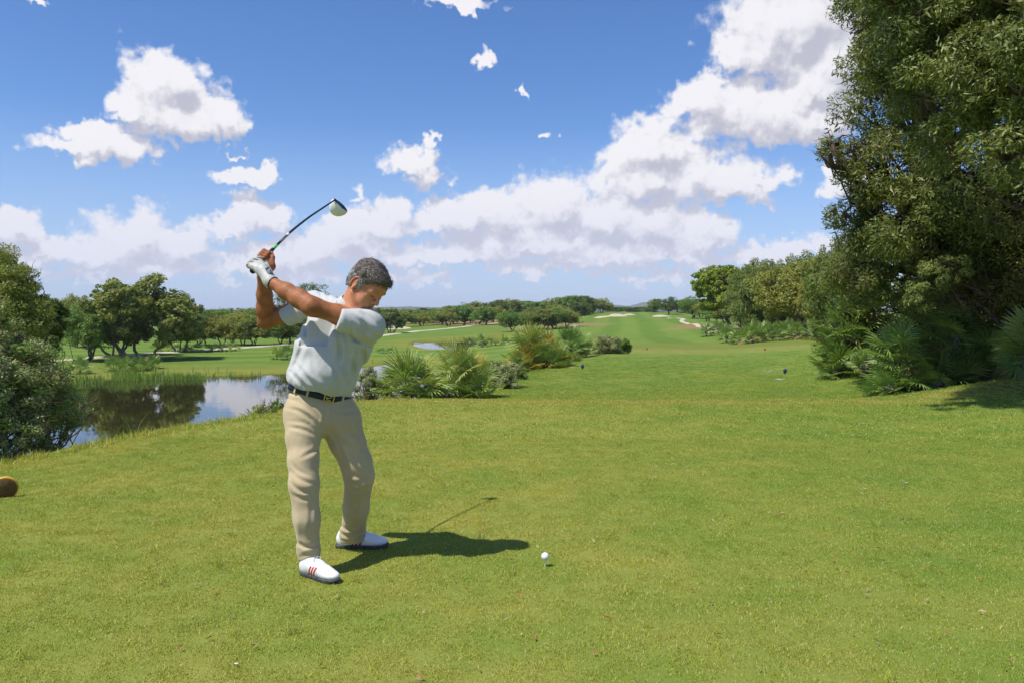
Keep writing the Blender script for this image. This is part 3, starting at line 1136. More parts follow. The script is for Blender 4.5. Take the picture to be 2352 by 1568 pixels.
# tree belt behind, seen above the row
belt = 'dense belt of evergreens behind the left field'
for i, (px, tp, wd, Y, k) in enumerate((
        (452, 716, 80, 175, K_dark), (500, 722, 74, 190, K_far2), (545, 716, 90, 200, K_dark), (590, 716, 80, 185, K_far2), (560, 738, 80, 165, K_far3),
        (628, 722, 80, 200, K_dark), (668, 716, 84, 210, K_far2), (740, 716, 90, 205, K_dark), (800, 712, 80, 215, K_far2), (845, 712, 80, 220, K_far1),
        (150, 700, 90, 150, K_far1), (110, 706, 90, 160, K_far2), (60, 690, 120, 150, K_far4), (230, 706, 90, 170, K_far2), (300, 712, 90, 180, K_far4), (380, 712, 90, 180, K_far1),
        (-30, 690, 120, 150, K_far2), (-120, 690, 130, 150, K_far1))):
    ordi = ['first', 'second', 'third', 'fourth', 'fifth', 'sixth', 'seventh', 'eighth', 'ninth', 'tenth', 'eleventh', 'twelfth', 'thirteenth', 'fourteenth', 'fifteenth', 'sixteenth', 'seventeenth', 'eighteenth']
    tp = min(tp - 7, 711)
    order = sorted([452, 500, 545, 590, 560, 628, 668, 740, 800, 845, 150, 110, 60, 230, 300, 380, -30, -120]).index(px)
    plant_tree(k, px, Y, tp, wd, 'evergreen in the distant belt behind the left field, %s from the left edge' % ordi[order], group=belt)

# ------------------------------------------------------------------ middle distance groves
plant_tree(K_spread2, 897, dist_of(897, 765), 710, 60, 'wild olive standing beside the left bunker behind the golfer\'s shoulder', rz=3.)
grove = 'olive grove with bare red earth under it'
gl = [(925, 716, 44), (948, 712, 46), (968, 718, 40), (990, 713, 46), (1012, 712, 46), (1030, 706, 44), (1046, 712, 44), (1062, 704, 48), (1084, 702, 44), (1098, 707, 48), (1116, 706, 46), (1134, 703, 44)]
ords = ['first', 'second', 'third', 'fourth', 'fifth', 'sixth', 'seventh', 'eighth', 'ninth', 'tenth', 'eleventh', 'twelfth', 'thirteenth', 'fourteenth', 'fifteenth', 'sixteenth', 'seventeenth', 'eighteenth', 'nineteenth', 'twentieth', 'twenty-first', 'twenty-second', 'twenty-third', 'twenty-fourth']
for i, (px, tp, wd) in enumerate(gl):
    plant_tree([K_far1, K_far2, K_far3][i % 3], px, 240 + (i * 37) % 60 - (px > 1040) * 10, tp, wd * 1.25, '%s tree from the left in the grove on bare red earth' % ords[i].capitalize(), group=grove)
hill_l = [(1085, 694, 64, 350), (1040, 703, 60, 350), (985, 708, 60, 360), (940, 710, 60, 370), (1140, 690, 56, 330), (1165, 688, 60, 345), (1190, 692, 56, 350), (1215, 692, 54, 360), (1100, 700, 60, 360), (1060, 706, 60, 380), (1010, 710, 60, 390), (960, 712, 60, 400), (915, 713, 60, 400), (880, 712, 60, 400)]
for i, (px, tp, wd, Y) in enumerate(sorted(hill_l)):
    plant_tree([K_far2, K_far4, K_far1][i % 3], px, Y, tp, wd, '%s from the left of the darker trees behind the red-earth grove' % ords[i], group='darker trees behind the grove')
hr = [(1240, 694, 60, 300, 1), (1262, 688, 60, 310, 2), (1290, 683, 64, 300, 0), (1314, 680, 62, 290, 1), (1340, 681, 60, 300, 3), (1362, 684, 54, 310, 0), (1382, 686, 48, 320, 2), (1230, 706, 54, 280, 0), (1275, 700, 60, 270, 2), (1330, 692, 50, 280, 3)]
for i, (px, tp, wd, Y, k) in enumerate(sorted(hr)):
    plant_tree([K_far1, K_far2, K_far3, K_far4][k], px, Y, tp, wd, '%s from the left of the tall trees closing the fairway\'s left side' % ords[i], group='tall trees left of the far fairway')
plant_tree(K_green, 1175, dist_of(1175, 762), 713, 60, 'round dark green tree in front of the grove, nearest the pond', rz=1.3)
for i, (px, tp, wd, bs) in enumerate(((1215, 716, 60, 757), (1248, 712, 66, 758), (1275, 708, 64, 757), (1302, 711, 56, 752))):
    plant_tree([K_warm, K_spread2, K_green, K_warm2][i], px, dist_of(px, bs), tp, wd, '%s of the four olives standing over the fan palms on the fairway\'s left' % ['first', 'second', 'third', 'last'][i], group='olives above the fan palms')
# distant low trees at the end of the fairway
far_row = [(1405, 706, 34), (1420, 705, 30), (1436, 704, 32), (1452, 706, 30), (1466, 705, 30), (1480, 704, 30), (1494, 706, 30)]
for i, (px, tp, wd) in enumerate(far_row):
    plant_tree([K_far4, K_far2, K_far1][i % 3], px, 470 + 20 * (i % 3), tp, wd, '%s from the left of the small trees on the skyline behind the green' % ords[i], group='small skyline trees')
plant_tree(K_dark, 1537, 285, 683, 56, 'round dark tree standing by the bunkers at the end of the fairway', rz=2.4)
plant_tree(K_far2, 1506, 330, 687, 34, 'pointed tree left of the round tree at the end of the fairway')
plant_tree(K_green, 1590, 215, 682, 60, 'olive beside the far cart path left of the stone pine', rz=.7)
for i, (px, tp, wd, Y) in enumerate(((1556, 694, 40, 330), (1572, 690, 40, 320), (1625, 690, 60, 190), (1610, 697, 40, 240), (1650, 700, 60, 170), (1600, 700, 50, 300), (1668, 694, 60, 150))):
    plant_tree([K_far1, K_far2, K_far3][i % 3], px, Y, tp, wd, 'evergreen filling the gap by the stone pine, %s from the left' % ords[sorted([1556, 1572, 1625, 1610, 1650, 1600, 1668]).index(px)], group='trees filling in around the stone pine')

# ------------------------------------------------------------------ right-hand trees in the middle distance
K_pine = Kind('stone_pine', 41, 44000, .031, M_pine, M_bark, 'pine')
K_mid = Kind('mid_olive', 42, 42000, .027, M_olive_warm, M_bark_pale, 'olive', sub=18)
K_mid2 = Kind('mid_olive_two', 43, 42000, .027, M_olive, M_bark_pale, 'low', sub=18)
plant_tree(K_pine, 1678, dist_of(1690, 757), 612, 156, 'stone pine with wide flat bright green crown and bare trunk', name='stone_pine', rz=1.0)
plant_tree(K_mid2, 1762, 76, 604, 140, 'broad grey-green olive right of the stone pine', rz=.5)
plant_tree(K_mid, 1850, dist_of(1850, 770), 600, 186, 'rounded olive on a single pale trunk casting shade on the rough', rz=2.2)
plant_tree(K_mid2, 1815, 72, 588, 150, 'tallest grey-green olive behind the rounded one with the pale trunk', rz=3.2)
plant_tree(K_mid2, 1725, 80, 622, 110, 'grey-green olive squeezed between the stone pine and the broad olive', rz=2.9)
plant_tree(K_mid, 1905, 58, 622, 120, 'olive at the foot of the big dark trees beside the fan palms', rz=5.0)
plant_tree(K_mid2, 1935, 48, 560, 150, 'dark olive merging with the huge trees on the right', rz=1.1)
# ------------------------------------------------------------------ near trees: blobs placed in metres
def big_tree(name, loc, blobs, n, size, aspect, seed, mat, bark, base_r, height, forks, label, cat='tree', sub=26, subr=.34, shell=.5, lean=(0, 0), spread=.3, ntw=0, droop=.0, group=None, extra=None):
    X, Y = loc
    z = zg(X, Y)
    e = empty(name, (X, Y, z - .05))
    tag(e, label, cat, group)
    rng = np.random.default_rng(seed)
    me, C, sr = crown_mesh('crown', blobs, n, size, aspect, seed, mat, sub=sub, subr=subr, shell=shell, droop=droop, up=.25, tilt=.6)
    obj('crown', me, e)
    if extra:
        m2, frac, s2 = extra
        me2, _, _ = crown_mesh('sprays', blobs, int(n * frac), size * 1.15, aspect * .8, seed + 5, m2, sub=int(sub * .6), subr=subr * .9, shell=.82, droop=droop, up=.25, tilt=.6)
        obj('leaf_spray', me2, e)
    g = Geo()
    B = np.asarray(blobs, float)
    stems = []
    for f in range(forks):
        a = rng.uniform(0, 6.28) if forks > 1 else 0
        foot = np.array((math.cos(a) * spread, math.sin(a) * spread, -.1))
        top = np.array((lean[0] + math.cos(a) * spread * 3, lean[1] + math.sin(a) * spread * 3, height * rng.uniform(.8, 1.2)))
        p = limb(foot, top, rng, 8, .04)
        g.tube(p, base_r * np.linspace(1.25, .7, 8), 10)
        stems.append(top)
    for b in B:
        s0 = stems[int(np.argmin([np.linalg.norm(s_ - b[:3]) for s_ in stems]))]
        p = limb(s0, b[:3], rng, 9, .05)
        r = min(base_r * .6, .035 * np.linalg.norm(b[:3] - s0) + .02)
        g.tube(p, np.linspace(r, r * .25, 9), 7)
        for q in range(7):
            s1 = p[rng.integers(3, 9)]
            d_ = rng.normal(size=3); d_ /= np.linalg.norm(d_)
            e1 = b[:3] + d_ * b[3:6] * .92
            pp = limb(s1, e1, rng, 6, .06)
            g.tube(pp, np.linspace(r * .3, .004, 6), 5)
            for u in range(3):
                s2 = pp[rng.integers(2, 6)]
                e2 = s2 + rng.normal(size=3) * b[3:6] * .3
                g.tube(limb(s2, e2, rng, 4, .06), np.linspace(r * .1 + .003, .002, 4), 4, cap=False)
    obj('trunk', g.mesh('trunk', bark), e)
    if ntw:
        g = Geo()
        for q in range(ntw):
            i = rng.integers(len(C))
            s1 = C[i] + rng.normal(size=3) * sr[i] * .3
            d_ = rng.normal(size=3); d_[2] = abs(d_[2]) * .4 - .2
            d_ /= np.linalg.norm(d_)
            g.tube(limb(s1, s1 + d_ * rng.uniform(.15, .5), rng, 4, .08), np.linspace(.007, .002, 4), 3, cap=False)
        obj('dry_twigs', g.mesh('dry_twigs', M_twig), e)['kind'] = 'stuff'
    return e


def pxblob(px, py, Y, rp, loc, ry=None, rz=None):
    """blob centred at a picture point at distance Y with radius rp in picture units"""
    c = at(px, py, Y)
    r = rp / FPX * Y
    z0 = zg(*loc) - .05
    return (c[0] - loc[0], c[1] - loc[1], c[2] - z0, r, r * (ry or 1.0), r * (rz or .85))


# right: the huge dark trees. Nearest one overhangs the upper right corner.
L = (8.4, 11.8)
big_tree('olive_tree', L, [pxblob(*a, L) for a in (
    (2150, 60, 10.0, 150), (2290, 90, 9.2, 150), (2200, 200, 9.6, 140), (2340, 260, 9.0, 150), (2120, 190, 10.5, 120), (2260, 330, 9.6, 120),
    (2060, 90, 11.2, 100), (2420, 120, 8.6, 170), (2420, 330, 8.8, 150), (2230, -60, 9.6, 150), (2300, -210, 10.4, 180), (2180, -200, 11.0, 150), (2100, -150, 11.6, 130), (2047, -15, 11.7, 70), (1850, -290, 9.1, 85), (1950, -250, 9.5, 110), (2040, -210, 9.8, 110), (1996, -120, 10.3, 90), (2060, -170, 10.4, 110), (2130, -60, 10.9, 90), (2400, -80, 9.0, 170), (2100, -60, 10.6, 120))],  # some unseen lumps above the view are added to cast shade on the lawn
    112000, .076, .28, 101, M_big, M_bark, .26, 3.4, 1, 'huge overhanging olive filling the upper right corner, its leaves closest to the camera', lean=(-.2, -.5), ntw=260, extra=(M_olive_silver, .12, 1.1), subr=.34, sub=15, shell=.72)
L = (9.6, 16.5)
big_tree('olive_tree', L, [pxblob(*a, L) for a in (
    (2040, 260, 15.0, 110), (1965, 340, 15.2, 70), (2060, 380, 14.6, 110), (1985, 500, 15.4, 80), (2090, 500, 14.5, 120), (2180, 430, 14.2, 120),
    (1990, 590, 15.6, 80), (2080, 610, 15.0, 110), (2200, 560, 14.8, 120), (2010, 150, 15.6, 80), (2120, 120, 15.0, 130), (2300, 480, 13.8, 130),
    (1960, 640, 16.2, 60), (2000, 60, 15.6, 70), (1945, 350, 15.0, 46), (1940, 490, 15.4, 46), (2060, -20, 15.6, 110), (2110, -120, 14.4, 150), (2210, -170, 13.8, 170), (2050, -70, 13.2, 90), (2340, -120, 13.2, 170), (1925, 330, 14.6, 40), (1905, 355, 14.6, 26))],
    108000, .087, .29, 102, M_big, M_bark, .25, 2.6, 2, 'tall dark olive whose ragged left edge stands against the clouds', lean=(-.3, -.3), ntw=1300, subr=.36, sub=15, shell=.7, extra=(M_big_warm, .35, 1.0))
L = (12.4, 15.8)
big_tree('olive_tree', L, [pxblob(*a, L) for a in (
    (2330, 520, 14.5, 130), (2230, 640, 14.8, 110), (2350, 660, 14.2, 120), (2420, 420, 14.5, 140), (2440, 600, 14.0, 140), (2280, 400, 15.5, 120), (2450, 260, 15, 150), (2130, 700, 15.6, 80))],
    46000, .086, .26, 103, M_big_warm, M_bark, .25, 2.4, 2, 'shaded tree behind the right-hand palms, full of brown dead twigs', ntw=2600, shell=.35)
# shrubs of silver leaves inside the hedge
L = (9.3, 17.4)
big_tree('silver_shrub', L, [pxblob(*a, L) for a in ((1960, 610, 16.8, 58), (1925, 655, 17.0, 44), (1990, 680, 16.6, 52), (2050, 660, 16.2, 46))],
         14000, .06, .30, 104, M_olive, M_bark, .05, .8, 4, 'silvery shrub at the left edge of the huge right-hand trees', cat='shrub', spread=.15)
L = (9.9, 14.4)
big_tree('silver_shrub', L, [pxblob(*a, L) for a in ((2150, 640, 13.8, 44), (2190, 612, 13.6, 36), (2110, 680, 14.0, 40))],
         9000, .06, .30, 105, M_olive, M_bark, .05, .8, 4, 'pale silvery bush sticking out above the dark fan palms on the right', cat='shrub', spread=.15)
# thicket that closes the view between the trunks on the right
L = (12.6, 19.0)
big_tree('thicket', L, [pxblob(*a, L) for a in ((1960, 730, 20.0, 90), (2050, 720, 19.0, 100), (2140, 760, 17.5, 90), (2260, 740, 17.0, 110), (2390, 740, 16.5, 120), (1940, 640, 20, 90), (2200, 660, 18, 110), (2340, 630, 17, 130), (2470, 640, 16, 140))],
         38000, .125, .36, 106, M_dark_leaf, M_bark, .08, .9, 5, 'dark evergreen thicket behind the fan palms under the right-hand trees', cat='thicket', spread=.6, ntw=400)

# left: silver bush in front, olives behind
L = (-7.4, 9.6)
big_tree('olive_bush', L, [pxblob(*a, L) for a in (
    (60, 860, 9.3, 85), (0, 900, 8.8, 80), (110, 930, 9.4, 70), (40, 980, 8.8, 70), (-60, 860, 8.8, 110), (150, 950, 9.9, 44), (185, 940, 10.2, 28), (80, 1020, 9.2, 46), (-20, 1030, 8.6, 60),
    (20, 810, 9.4, 60), (90, 820, 9.8, 46), (-80, 980, 8.4, 90), (-60, 760, 9.2, 90), (120, 1010, 9.6, 36))],
    74000, .037, .41, 111, M_olive_silver, M_bark, .05, .5, 6, 'big silvery olive bush at the left edge between the tee and the pond', cat='bush', spread=.25, sub=34, subr=.28, shell=.45, extra=(M_olive_green, .22, 1.0), ntw=200)
L = (-9.3, 12.2)
big_tree('olive_tree', L, [pxblob(*a, L) for a in ((20, 700, 11.8, 80), (-40, 640, 11.6, 90), (60, 740, 12.2, 60), (10, 770, 11.6, 70), (-90, 740, 11.4, 100), (40, 650, 12.0, 50), (95, 735, 12.5, 34))],
         48000, .050, .38, 112, M_olive, M_bark, .08, 1.2, 3, 'tall grey-green olive rising behind the silvery bush at the left edge', spread=.2, subr=.32, sub=26)
L = (-10.6, 13.8)
big_tree('olive_tree', L, [pxblob(*a, L) for a in ((0, 625, 13.4, 48), (45, 640, 13.6, 40), (60, 680, 13.6, 44), (-60, 600, 13.2, 80), (20, 670, 13.6, 50))],
         26000, .050, .36, 113, M_olive_warm, M_bark, .08, 1.4, 2, 'highest yellowish olive crown in the left corner', spread=.2)
L = (-10.4, 16.8)
big_tree('dark_tree', L, [pxblob(*a, L) for a in ((90, 730, 16.8, 52), (118, 745, 16.8, 34), (100, 775, 16.6, 42), (60, 720, 16.8, 50), (118, 790, 16.8, 26), (70, 790, 16.6, 50), (100, 700, 17, 26))],
         24000, .080, .40, 114, M_dark_leaf, M_bark, .10, 1.4, 2, 'dark brownish-green tree just right of the left-corner olives', spread=.2)

# grey shrubs on the edge of the tee
def shrub(px, base, Y, w, top, n, size, seed, mat, label, stems=14, group=None, asp=.3, thin=False):
    x = ray(px, base)[0] * Y
    z = zg(x, Y)
    Wd, H = w / FPX * Y, CAM_H + ray(px, top)[2] * Y - z
    rng = np.random.default_rng(seed)
    bl = dome_blobs(rng, 30, Wd * .40, H * .10, H * .82, (Wd * .07, Wd * .13), min(1.0, 1.3 * H / Wd))
    e = empty('shrub', (x, Y, z - .03))
    tag(e, label, 'shrub', group)
    me, C, sr = crown_mesh('foliage', bl, n, size, asp, seed, mat, sub=10, subr=.75, shell=.2, droop=.0, up=.5, tilt=.5)
    obj('foliage', me, e)
    g = Geo()
    for k in range(stems * 6):
        c = C[rng.integers(len(C))]
        f = np.array((rng.normal() * Wd * .05, rng.normal() * Wd * .05, 0))
        g.tube(limb(f, c + rng.normal(size=3) * .08, rng, 5, .05), np.linspace(.010, .002, 5) * (1 + Wd * .3), 4, cap=False)
    obj('stems', g.mesh('stems', M_twig), e)
    return e


shrub(843, 918, 14.6, 72, 815, 17000, .034, 121, M_olive_silver, 'thin grey-green shrub just right of the golfer\'s back')
shrub(1152, 880, 18.2, 92, 806, 17000, .045, 122, M_olive_silver, 'grey-green shrub between the near and the middle fan palms')
shrub(1185, 868, 20.5, 50, 838, 7000, .045, 125, M_olive_green, 'low green shrub at the foot of the middle fan palms')
shrub(985, 912, 16.0, 90, 868, 9000, .04, 131, M_olive_green, 'low green undergrowth between the two near fan palms')
shrub(1080, 902, 16.8, 70, 862, 7000, .04, 132, M_olive_green, 'low green undergrowth right of the near fan palms')
shrub(1290, 838, 27.5, 110, 806, 9000, .06, 133, M_olive_green, 'low scrub filling the foot of the middle fan palms')
shrub(1392, 808, 33.5, 82, 762, 16000, .075, 123, M_olive_silver, 'round dry grey shrub by the end of the second tee', asp=.22)
shrub(1432, 797, 36.5, 42, 761, 9000, .085, 124, M_olive_green, 'small dark green shrub stuck to the round dry grey one', asp=.3)
shrub(595, 972, 11.4, 62, 915, 2600, .030, 126, M_olive_silver, 'sparse grey scrub on the bank left of the golfer', asp=.4)
shrub(637, 955, 11.9, 40, 900, 2200, .030, 127, M_olive_green, 'sparse green scrub against the golfer\'s trousers', asp=.4)
shrub(1890, 770, 40.0, 70, 725, 12000, .09, 128, M_dark_leaf, 'dark shrub between the mid-distance palms and the huge trees')

# ------------------------------------------------------------------ dwarf fan palms
def frond_mesh(seed, mat, n=22, petiole=.42, L=.50, spread=118, droop=.25, w=.031):
    rng = np.random.default_rng(seed)
    g = Geo()
    # petiole along +X rising slightly, blade in the plane of X and Y folded a little upward
    t = np.linspace(0, 1, 5)
    pp = np.stack([t * petiole, t * 0, -.04 * np.sin(t * np.pi) * petiole], 1)
    g.tube(pp, np.linspace(.011, .007, 5), 5, t=.55)
    hub = np.array((petiole, 0, 0))
    th = np.radians(np.linspace(-spread, spread, n))
    for i, a in enumerate(th):
        a = a + rng.normal() * .03
        l = L * (1 - .22 * abs(a) / 2.0) * rng.uniform(.9, 1.08)
        lift = .18 * math.cos(a) - .10
        d = np.array((math.cos(a), math.sin(a), lift * .6 + rng.normal() * .03 - .12 * abs(math.sin(a))))
        d /= np.linalg.norm(d)
        side = np.cross(d, (0, 0, 1.0)); side /= np.linalg.norm(side)
        upv = np.cross(side, d)
        st = [(.0, .10), (.35, .85), (.62, 1.0), (.85, .55), (1.0, .04)]
        rows = []
        for f, wf in st:
            c = hub + d * l * f
            c[2] -= droop * l * max(0, f - .45) ** 2 * rng.uniform(.6, 1.6)
            ww = w * wf * .5
            rows.append((c - side * ww + upv * ww * .5, c - upv * ww * .25, c + side * ww + upv * ww * .5))
        V = np.array([p for r_ in rows for p in r_])
        F = []
        for k in range(len(st) - 1):
            o_ = k * 3
            F += [(o_, o_ + 1, o_ + 4, o_ + 3), (o_ + 1, o_ + 2, o_ + 5, o_ + 4)]
        g.add(V, F, np.clip(.35 + .35 * rng.random() + .15 * abs(math.sin(a)), 0, .96))
    return g.mesh('frond', mat, smooth=False)


FR = {k: [frond_mesh(200 + 10 * j + i, m, n=20 + 2 * (i % 3), spread=100 + 10 * (i % 3), droop=.15 + .12 * (i % 3)) for i in range(4)]
      for j, (k, m) in enumerate((('pale', M_palm), ('dark', M_palm_dark), ('yellow', M_palm_yellow), ('dead', M_palm_dead)))}


def palm_trunk(h, r, seed):
    rng = np.random.default_rng(seed)
    g = Geo()
    p = np.array([(rng.normal() * .02 * k, rng.normal() * .02 * k, h * k / 5) for k in range(6)])
    g.tube(p, r * np.array([1.2, 1.0, 1.05, 1.0, 1.0, .7]), 9)
    for k in range(60):                                      # stubs of old leaf stalks
        a, z = rng.uniform(0, 6.28), rng.uniform(0, h)
        c = np.array((math.cos(a) * r * .8, math.sin(a) * r * .8, z))
        g.tube([c, c + np.array((math.cos(a) * r * .8, math.sin(a) * r * .8, .05))], [.014, .005], 4)
    return g.mesh('stem', M_bark_pale)


def fan_palm(px, base, w, top, nf, label, key='pale', Y=None, seed=0, yellow=0.012, dead=.06, group=None, heads=None, hmin=0.0):
    """one plant; nf fronds, each an object of its own"""
    rng = np.random.default_rng(seed + 5000)
    if Y is None: Y = dist_of(px, base)
    x = ray(px, base)[0] * Y
    z = zg(x, Y)
    Wd, H = w / FPX * Y, CAM_H + ray(px, top)[2] * Y - z
    e = empty('fan_palm', (x, Y, z - .02))
    tag(e, label, 'fan palm', group)
    reach = .88                                              # petiole + blade of a frond at scale 1
    heads = heads or [(0, 0, .35)]
    s = max(.35, min(Wd / 2 / (reach * .70), H / (reach * .70 + .1))) if len(heads) == 1 else min(Wd / 2 / (reach * .85), H / reach * 1.0)
    if len(heads) > 1 and nf > 40:
        heads = heads + [(-.22, -.12, 0.0), (.24, -.10, 0.0)]
        nf = int(nf * 1.35)
    for hx, hy, hz in heads:
        hh = max(.05, min(hz * H, H - reach * s * .85))
        obj('stem', palm_trunk(max(hh, .12), .035 + .03 * s, seed + 3), e, (hx * Wd, hy * Wd, 0))
        m = nf // len(heads)
        for i in range(m):
            u = (i + .5) / m
            el = math.radians(86 - 112 * u ** .85 + rng.normal() * 6)
            azm = i * 2.39996 + rng.normal() * .15
            q = rng.random()
            k = 'dead' if (u > .86 and q < dead * 6) else ('yellow' if q < yellow else key)
            if k == key and key == 'pale' and rng.random() < .3: k = 'dark'
            fm = FR[k][rng.integers(4)]
            sc = s * rng.uniform(.82, 1.1) * (1.0 if el > 0 else .85)
            o = obj('frond', fm, e, (hx * Wd, hy * Wd, hh * (1 - .25 * u)))
            M = Matrix.Rotation(azm, 4, 'Z') @ Matrix.Rotation(-el, 4, 'Y') @ Matrix.Rotation(rng.normal() * .35, 4, 'X')
            o.rotation_euler = M.to_euler()
            o.scale = (sc, sc, sc)
    return e


fan_palm(940, 912, 146, 806, 46, 'pale fan palm nearest the golfer, first of the two big ones on the tee edge', seed=1, Y=14.6)
fan_palm(1058, 906, 138, 784, 52, 'tall fan palm right of the nearest one, with drooping yellowed fronds and a bare stem', seed=2, Y=15.6, yellow=.05, heads=[(-.08, 0, .5), (.14, .1, .4)])
fan_palm(1008, 905, 80, 850, 18, 'low young fan palm squeezed between the two near fan palms', seed=3, Y=16.2)
fan_palm(1108, 850, 60, 788, 22, 'fan palm half hidden behind the grey-green shrub, fronds held upright', seed=4, Y=20.5, key='dark')
fan_palm(1232, 852, 118, 744, 60, 'tallest fan palm of the middle clump, with orange-yellow lower fronds', seed=5, Y=25.0, yellow=.12, dead=.14, heads=[(-.15, 0, .5), (.2, .1, .34)])
fan_palm(1276, 842, 84, 796, 26, 'short fan palm at the right foot of the middle clump', seed=6, Y=25.6, yellow=.06)
fan_palm(1196, 848, 66, 800, 24, 'short fan palm at the left foot of the middle clump, yellowing', seed=7, Y=24.4, yellow=.14)
fan_palm(1268, 826, 60, 746, 26, 'fan palm just behind the tallest of the middle clump', seed=8, Y=27.0, key='dark')
fan_palm(1312, 815, 82, 745, 34, 'spiky grey fan palm right of the middle clump', seed=9, Y=30.5, key='dark')
fan_palm(1350, 812, 44, 776, 16, 'small fan palm touching the round dry grey shrub', seed=10, Y=31.5)
# second pond and field
for i, (px, bs, wd, tp) in enumerate(((1082, 796, 34, 770), (1106, 797, 34, 766), (1128, 794, 30, 772), (1158, 792, 36, 770), (1190, 790, 28, 776))):
    fan_palm(px, bs, wd, tp, 12, '%s from the left of the fan palms around the far pond' % ords[i], seed=20 + i, key='dark', group='fan palms around the far pond')
fan_palm(876, 811, 24, 795, 10, 'left one of the two tiny fan palms out on the mown field', seed=30, key='dark')
fan_palm(897, 810, 24, 795, 10, 'right one of the two tiny fan palms out on the mown field', seed=31, key='dark')
for i, (px, bs, wd, tp, k) in enumerate(((636, 825, 34, 792, 'pale'), (660, 826, 40, 790, 'dark'), (684, 822, 30, 796, 'dark'))):
    fan_palm(px, bs, wd, tp, 18, '%s fan palm of the three on the field behind the golfer\'s hip' % ['left', 'middle', 'right'][i], seed=33 + i, key=k)
for i, (px, bs, wd, tp) in enumerate(((262, 852, 52, 816), (292, 853, 46, 820), (322, 851, 50, 818), (350, 846, 42, 812))):
    fan_palm(px, bs, wd, tp, 18, '%s from the left of the dark fan palms around the big olive\'s foot' % ords[i], seed=40 + i, key='dark', group='fan palms at the foot of the big olive')
fan_palm(184, 858, 52, 818, 18, 'dark fan palm on the pond bank under the small bright green tree', seed=46, key='dark')
rowp = [(360, 806, 30), (385, 806, 30), (408, 807, 28), (430, 808, 26), (452, 806, 30), (478, 807, 30), (500, 807, 32), (520, 807, 30), (540, 806, 26)]
for i, (px, bs, wd) in enumerate(rowp):
    fan_palm(px, bs, wd, bs - 20, 10, '%s from the left in the low row of fan palms along the cart path' % ords[i], seed=50 + i, key='pale', group='low fan palms along the cart path')
# right row in the middle distance
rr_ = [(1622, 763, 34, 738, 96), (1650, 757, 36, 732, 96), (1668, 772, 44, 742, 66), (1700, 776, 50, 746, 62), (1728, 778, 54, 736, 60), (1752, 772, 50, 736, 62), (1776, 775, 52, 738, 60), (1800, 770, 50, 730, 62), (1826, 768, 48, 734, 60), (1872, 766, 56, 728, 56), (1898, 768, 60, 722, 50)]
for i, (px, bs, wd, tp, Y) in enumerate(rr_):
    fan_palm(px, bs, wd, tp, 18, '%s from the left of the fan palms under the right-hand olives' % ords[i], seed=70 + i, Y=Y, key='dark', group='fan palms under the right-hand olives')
# the big ones at the foot of the huge trees
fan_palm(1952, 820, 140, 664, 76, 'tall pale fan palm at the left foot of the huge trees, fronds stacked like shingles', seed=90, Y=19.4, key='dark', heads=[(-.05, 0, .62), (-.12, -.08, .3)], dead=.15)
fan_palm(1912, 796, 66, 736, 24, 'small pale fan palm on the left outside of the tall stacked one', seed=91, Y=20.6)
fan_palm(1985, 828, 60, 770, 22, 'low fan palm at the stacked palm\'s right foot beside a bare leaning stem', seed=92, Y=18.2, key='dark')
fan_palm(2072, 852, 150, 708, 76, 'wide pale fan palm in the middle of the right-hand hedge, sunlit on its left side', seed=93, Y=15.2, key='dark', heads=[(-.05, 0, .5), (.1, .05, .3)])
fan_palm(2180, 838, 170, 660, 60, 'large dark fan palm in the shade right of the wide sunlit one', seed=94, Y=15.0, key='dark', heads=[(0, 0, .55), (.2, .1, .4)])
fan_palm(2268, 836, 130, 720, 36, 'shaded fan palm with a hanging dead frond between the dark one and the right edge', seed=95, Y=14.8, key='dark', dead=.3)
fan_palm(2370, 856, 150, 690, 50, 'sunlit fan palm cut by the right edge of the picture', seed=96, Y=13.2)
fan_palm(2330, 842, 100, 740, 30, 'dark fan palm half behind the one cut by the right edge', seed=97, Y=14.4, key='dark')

# ------------------------------------------------------------------ reeds, weeds
def blades(name, pts, h0, h1, n_per, mat, label, seed, lean=.25, width=.012, cat=None, kind='stuff', spread=.15):
    rng = np.random.default_rng(seed)
    pts = np.asarray(pts, float)
    P = np.repeat(pts, n_per, 0) + np.column_stack([rng.normal(size=(len(pts) * n_per, 2)) * spread, np.zeros(len(pts) * n_per)])
    n = len(P)
    P[:, 2] = np.maximum(zground(P[:, 0], P[:, 1]), WATER_Z - .3) - .02
    H = rng.uniform(h0, h1, n) * (WATER_Z + 20 > 0)
    a = rng.uniform(0, 6.28, n)
    b = rng.uniform(0, 6.28, n)
    ld = np.stack([np.cos(a), np.sin(a), a * 0], 1) * (lean * rng.random(n))[:, None] * H[:, None]
    sd = np.stack([np.cos(b), np.sin(b), b * 0], 1) * width * .5
    up = np.array((0, 0, 1.0))
    mid = P + ld * .35 + up * (H * .55)[:, None]
    tip = P + ld + up * H[:, None]
    V = np.stack([P - sd, P + sd, mid + sd * .8, mid - sd * .8, tip], 1).reshape(-1, 3)
    i = np.arange(n)[:, None] * 5
    t = rng.random(n)
    me = mesh(name, V, [i + np.array([3, 2, 4]), i + np.array([0, 1, 2, 3])], mat, True, attrs={'tint': ('FACE', np.concatenate([t, t]) * .98)})
    o = obj(name, me)
    tag(o, label, cat, kind=kind)
    return o


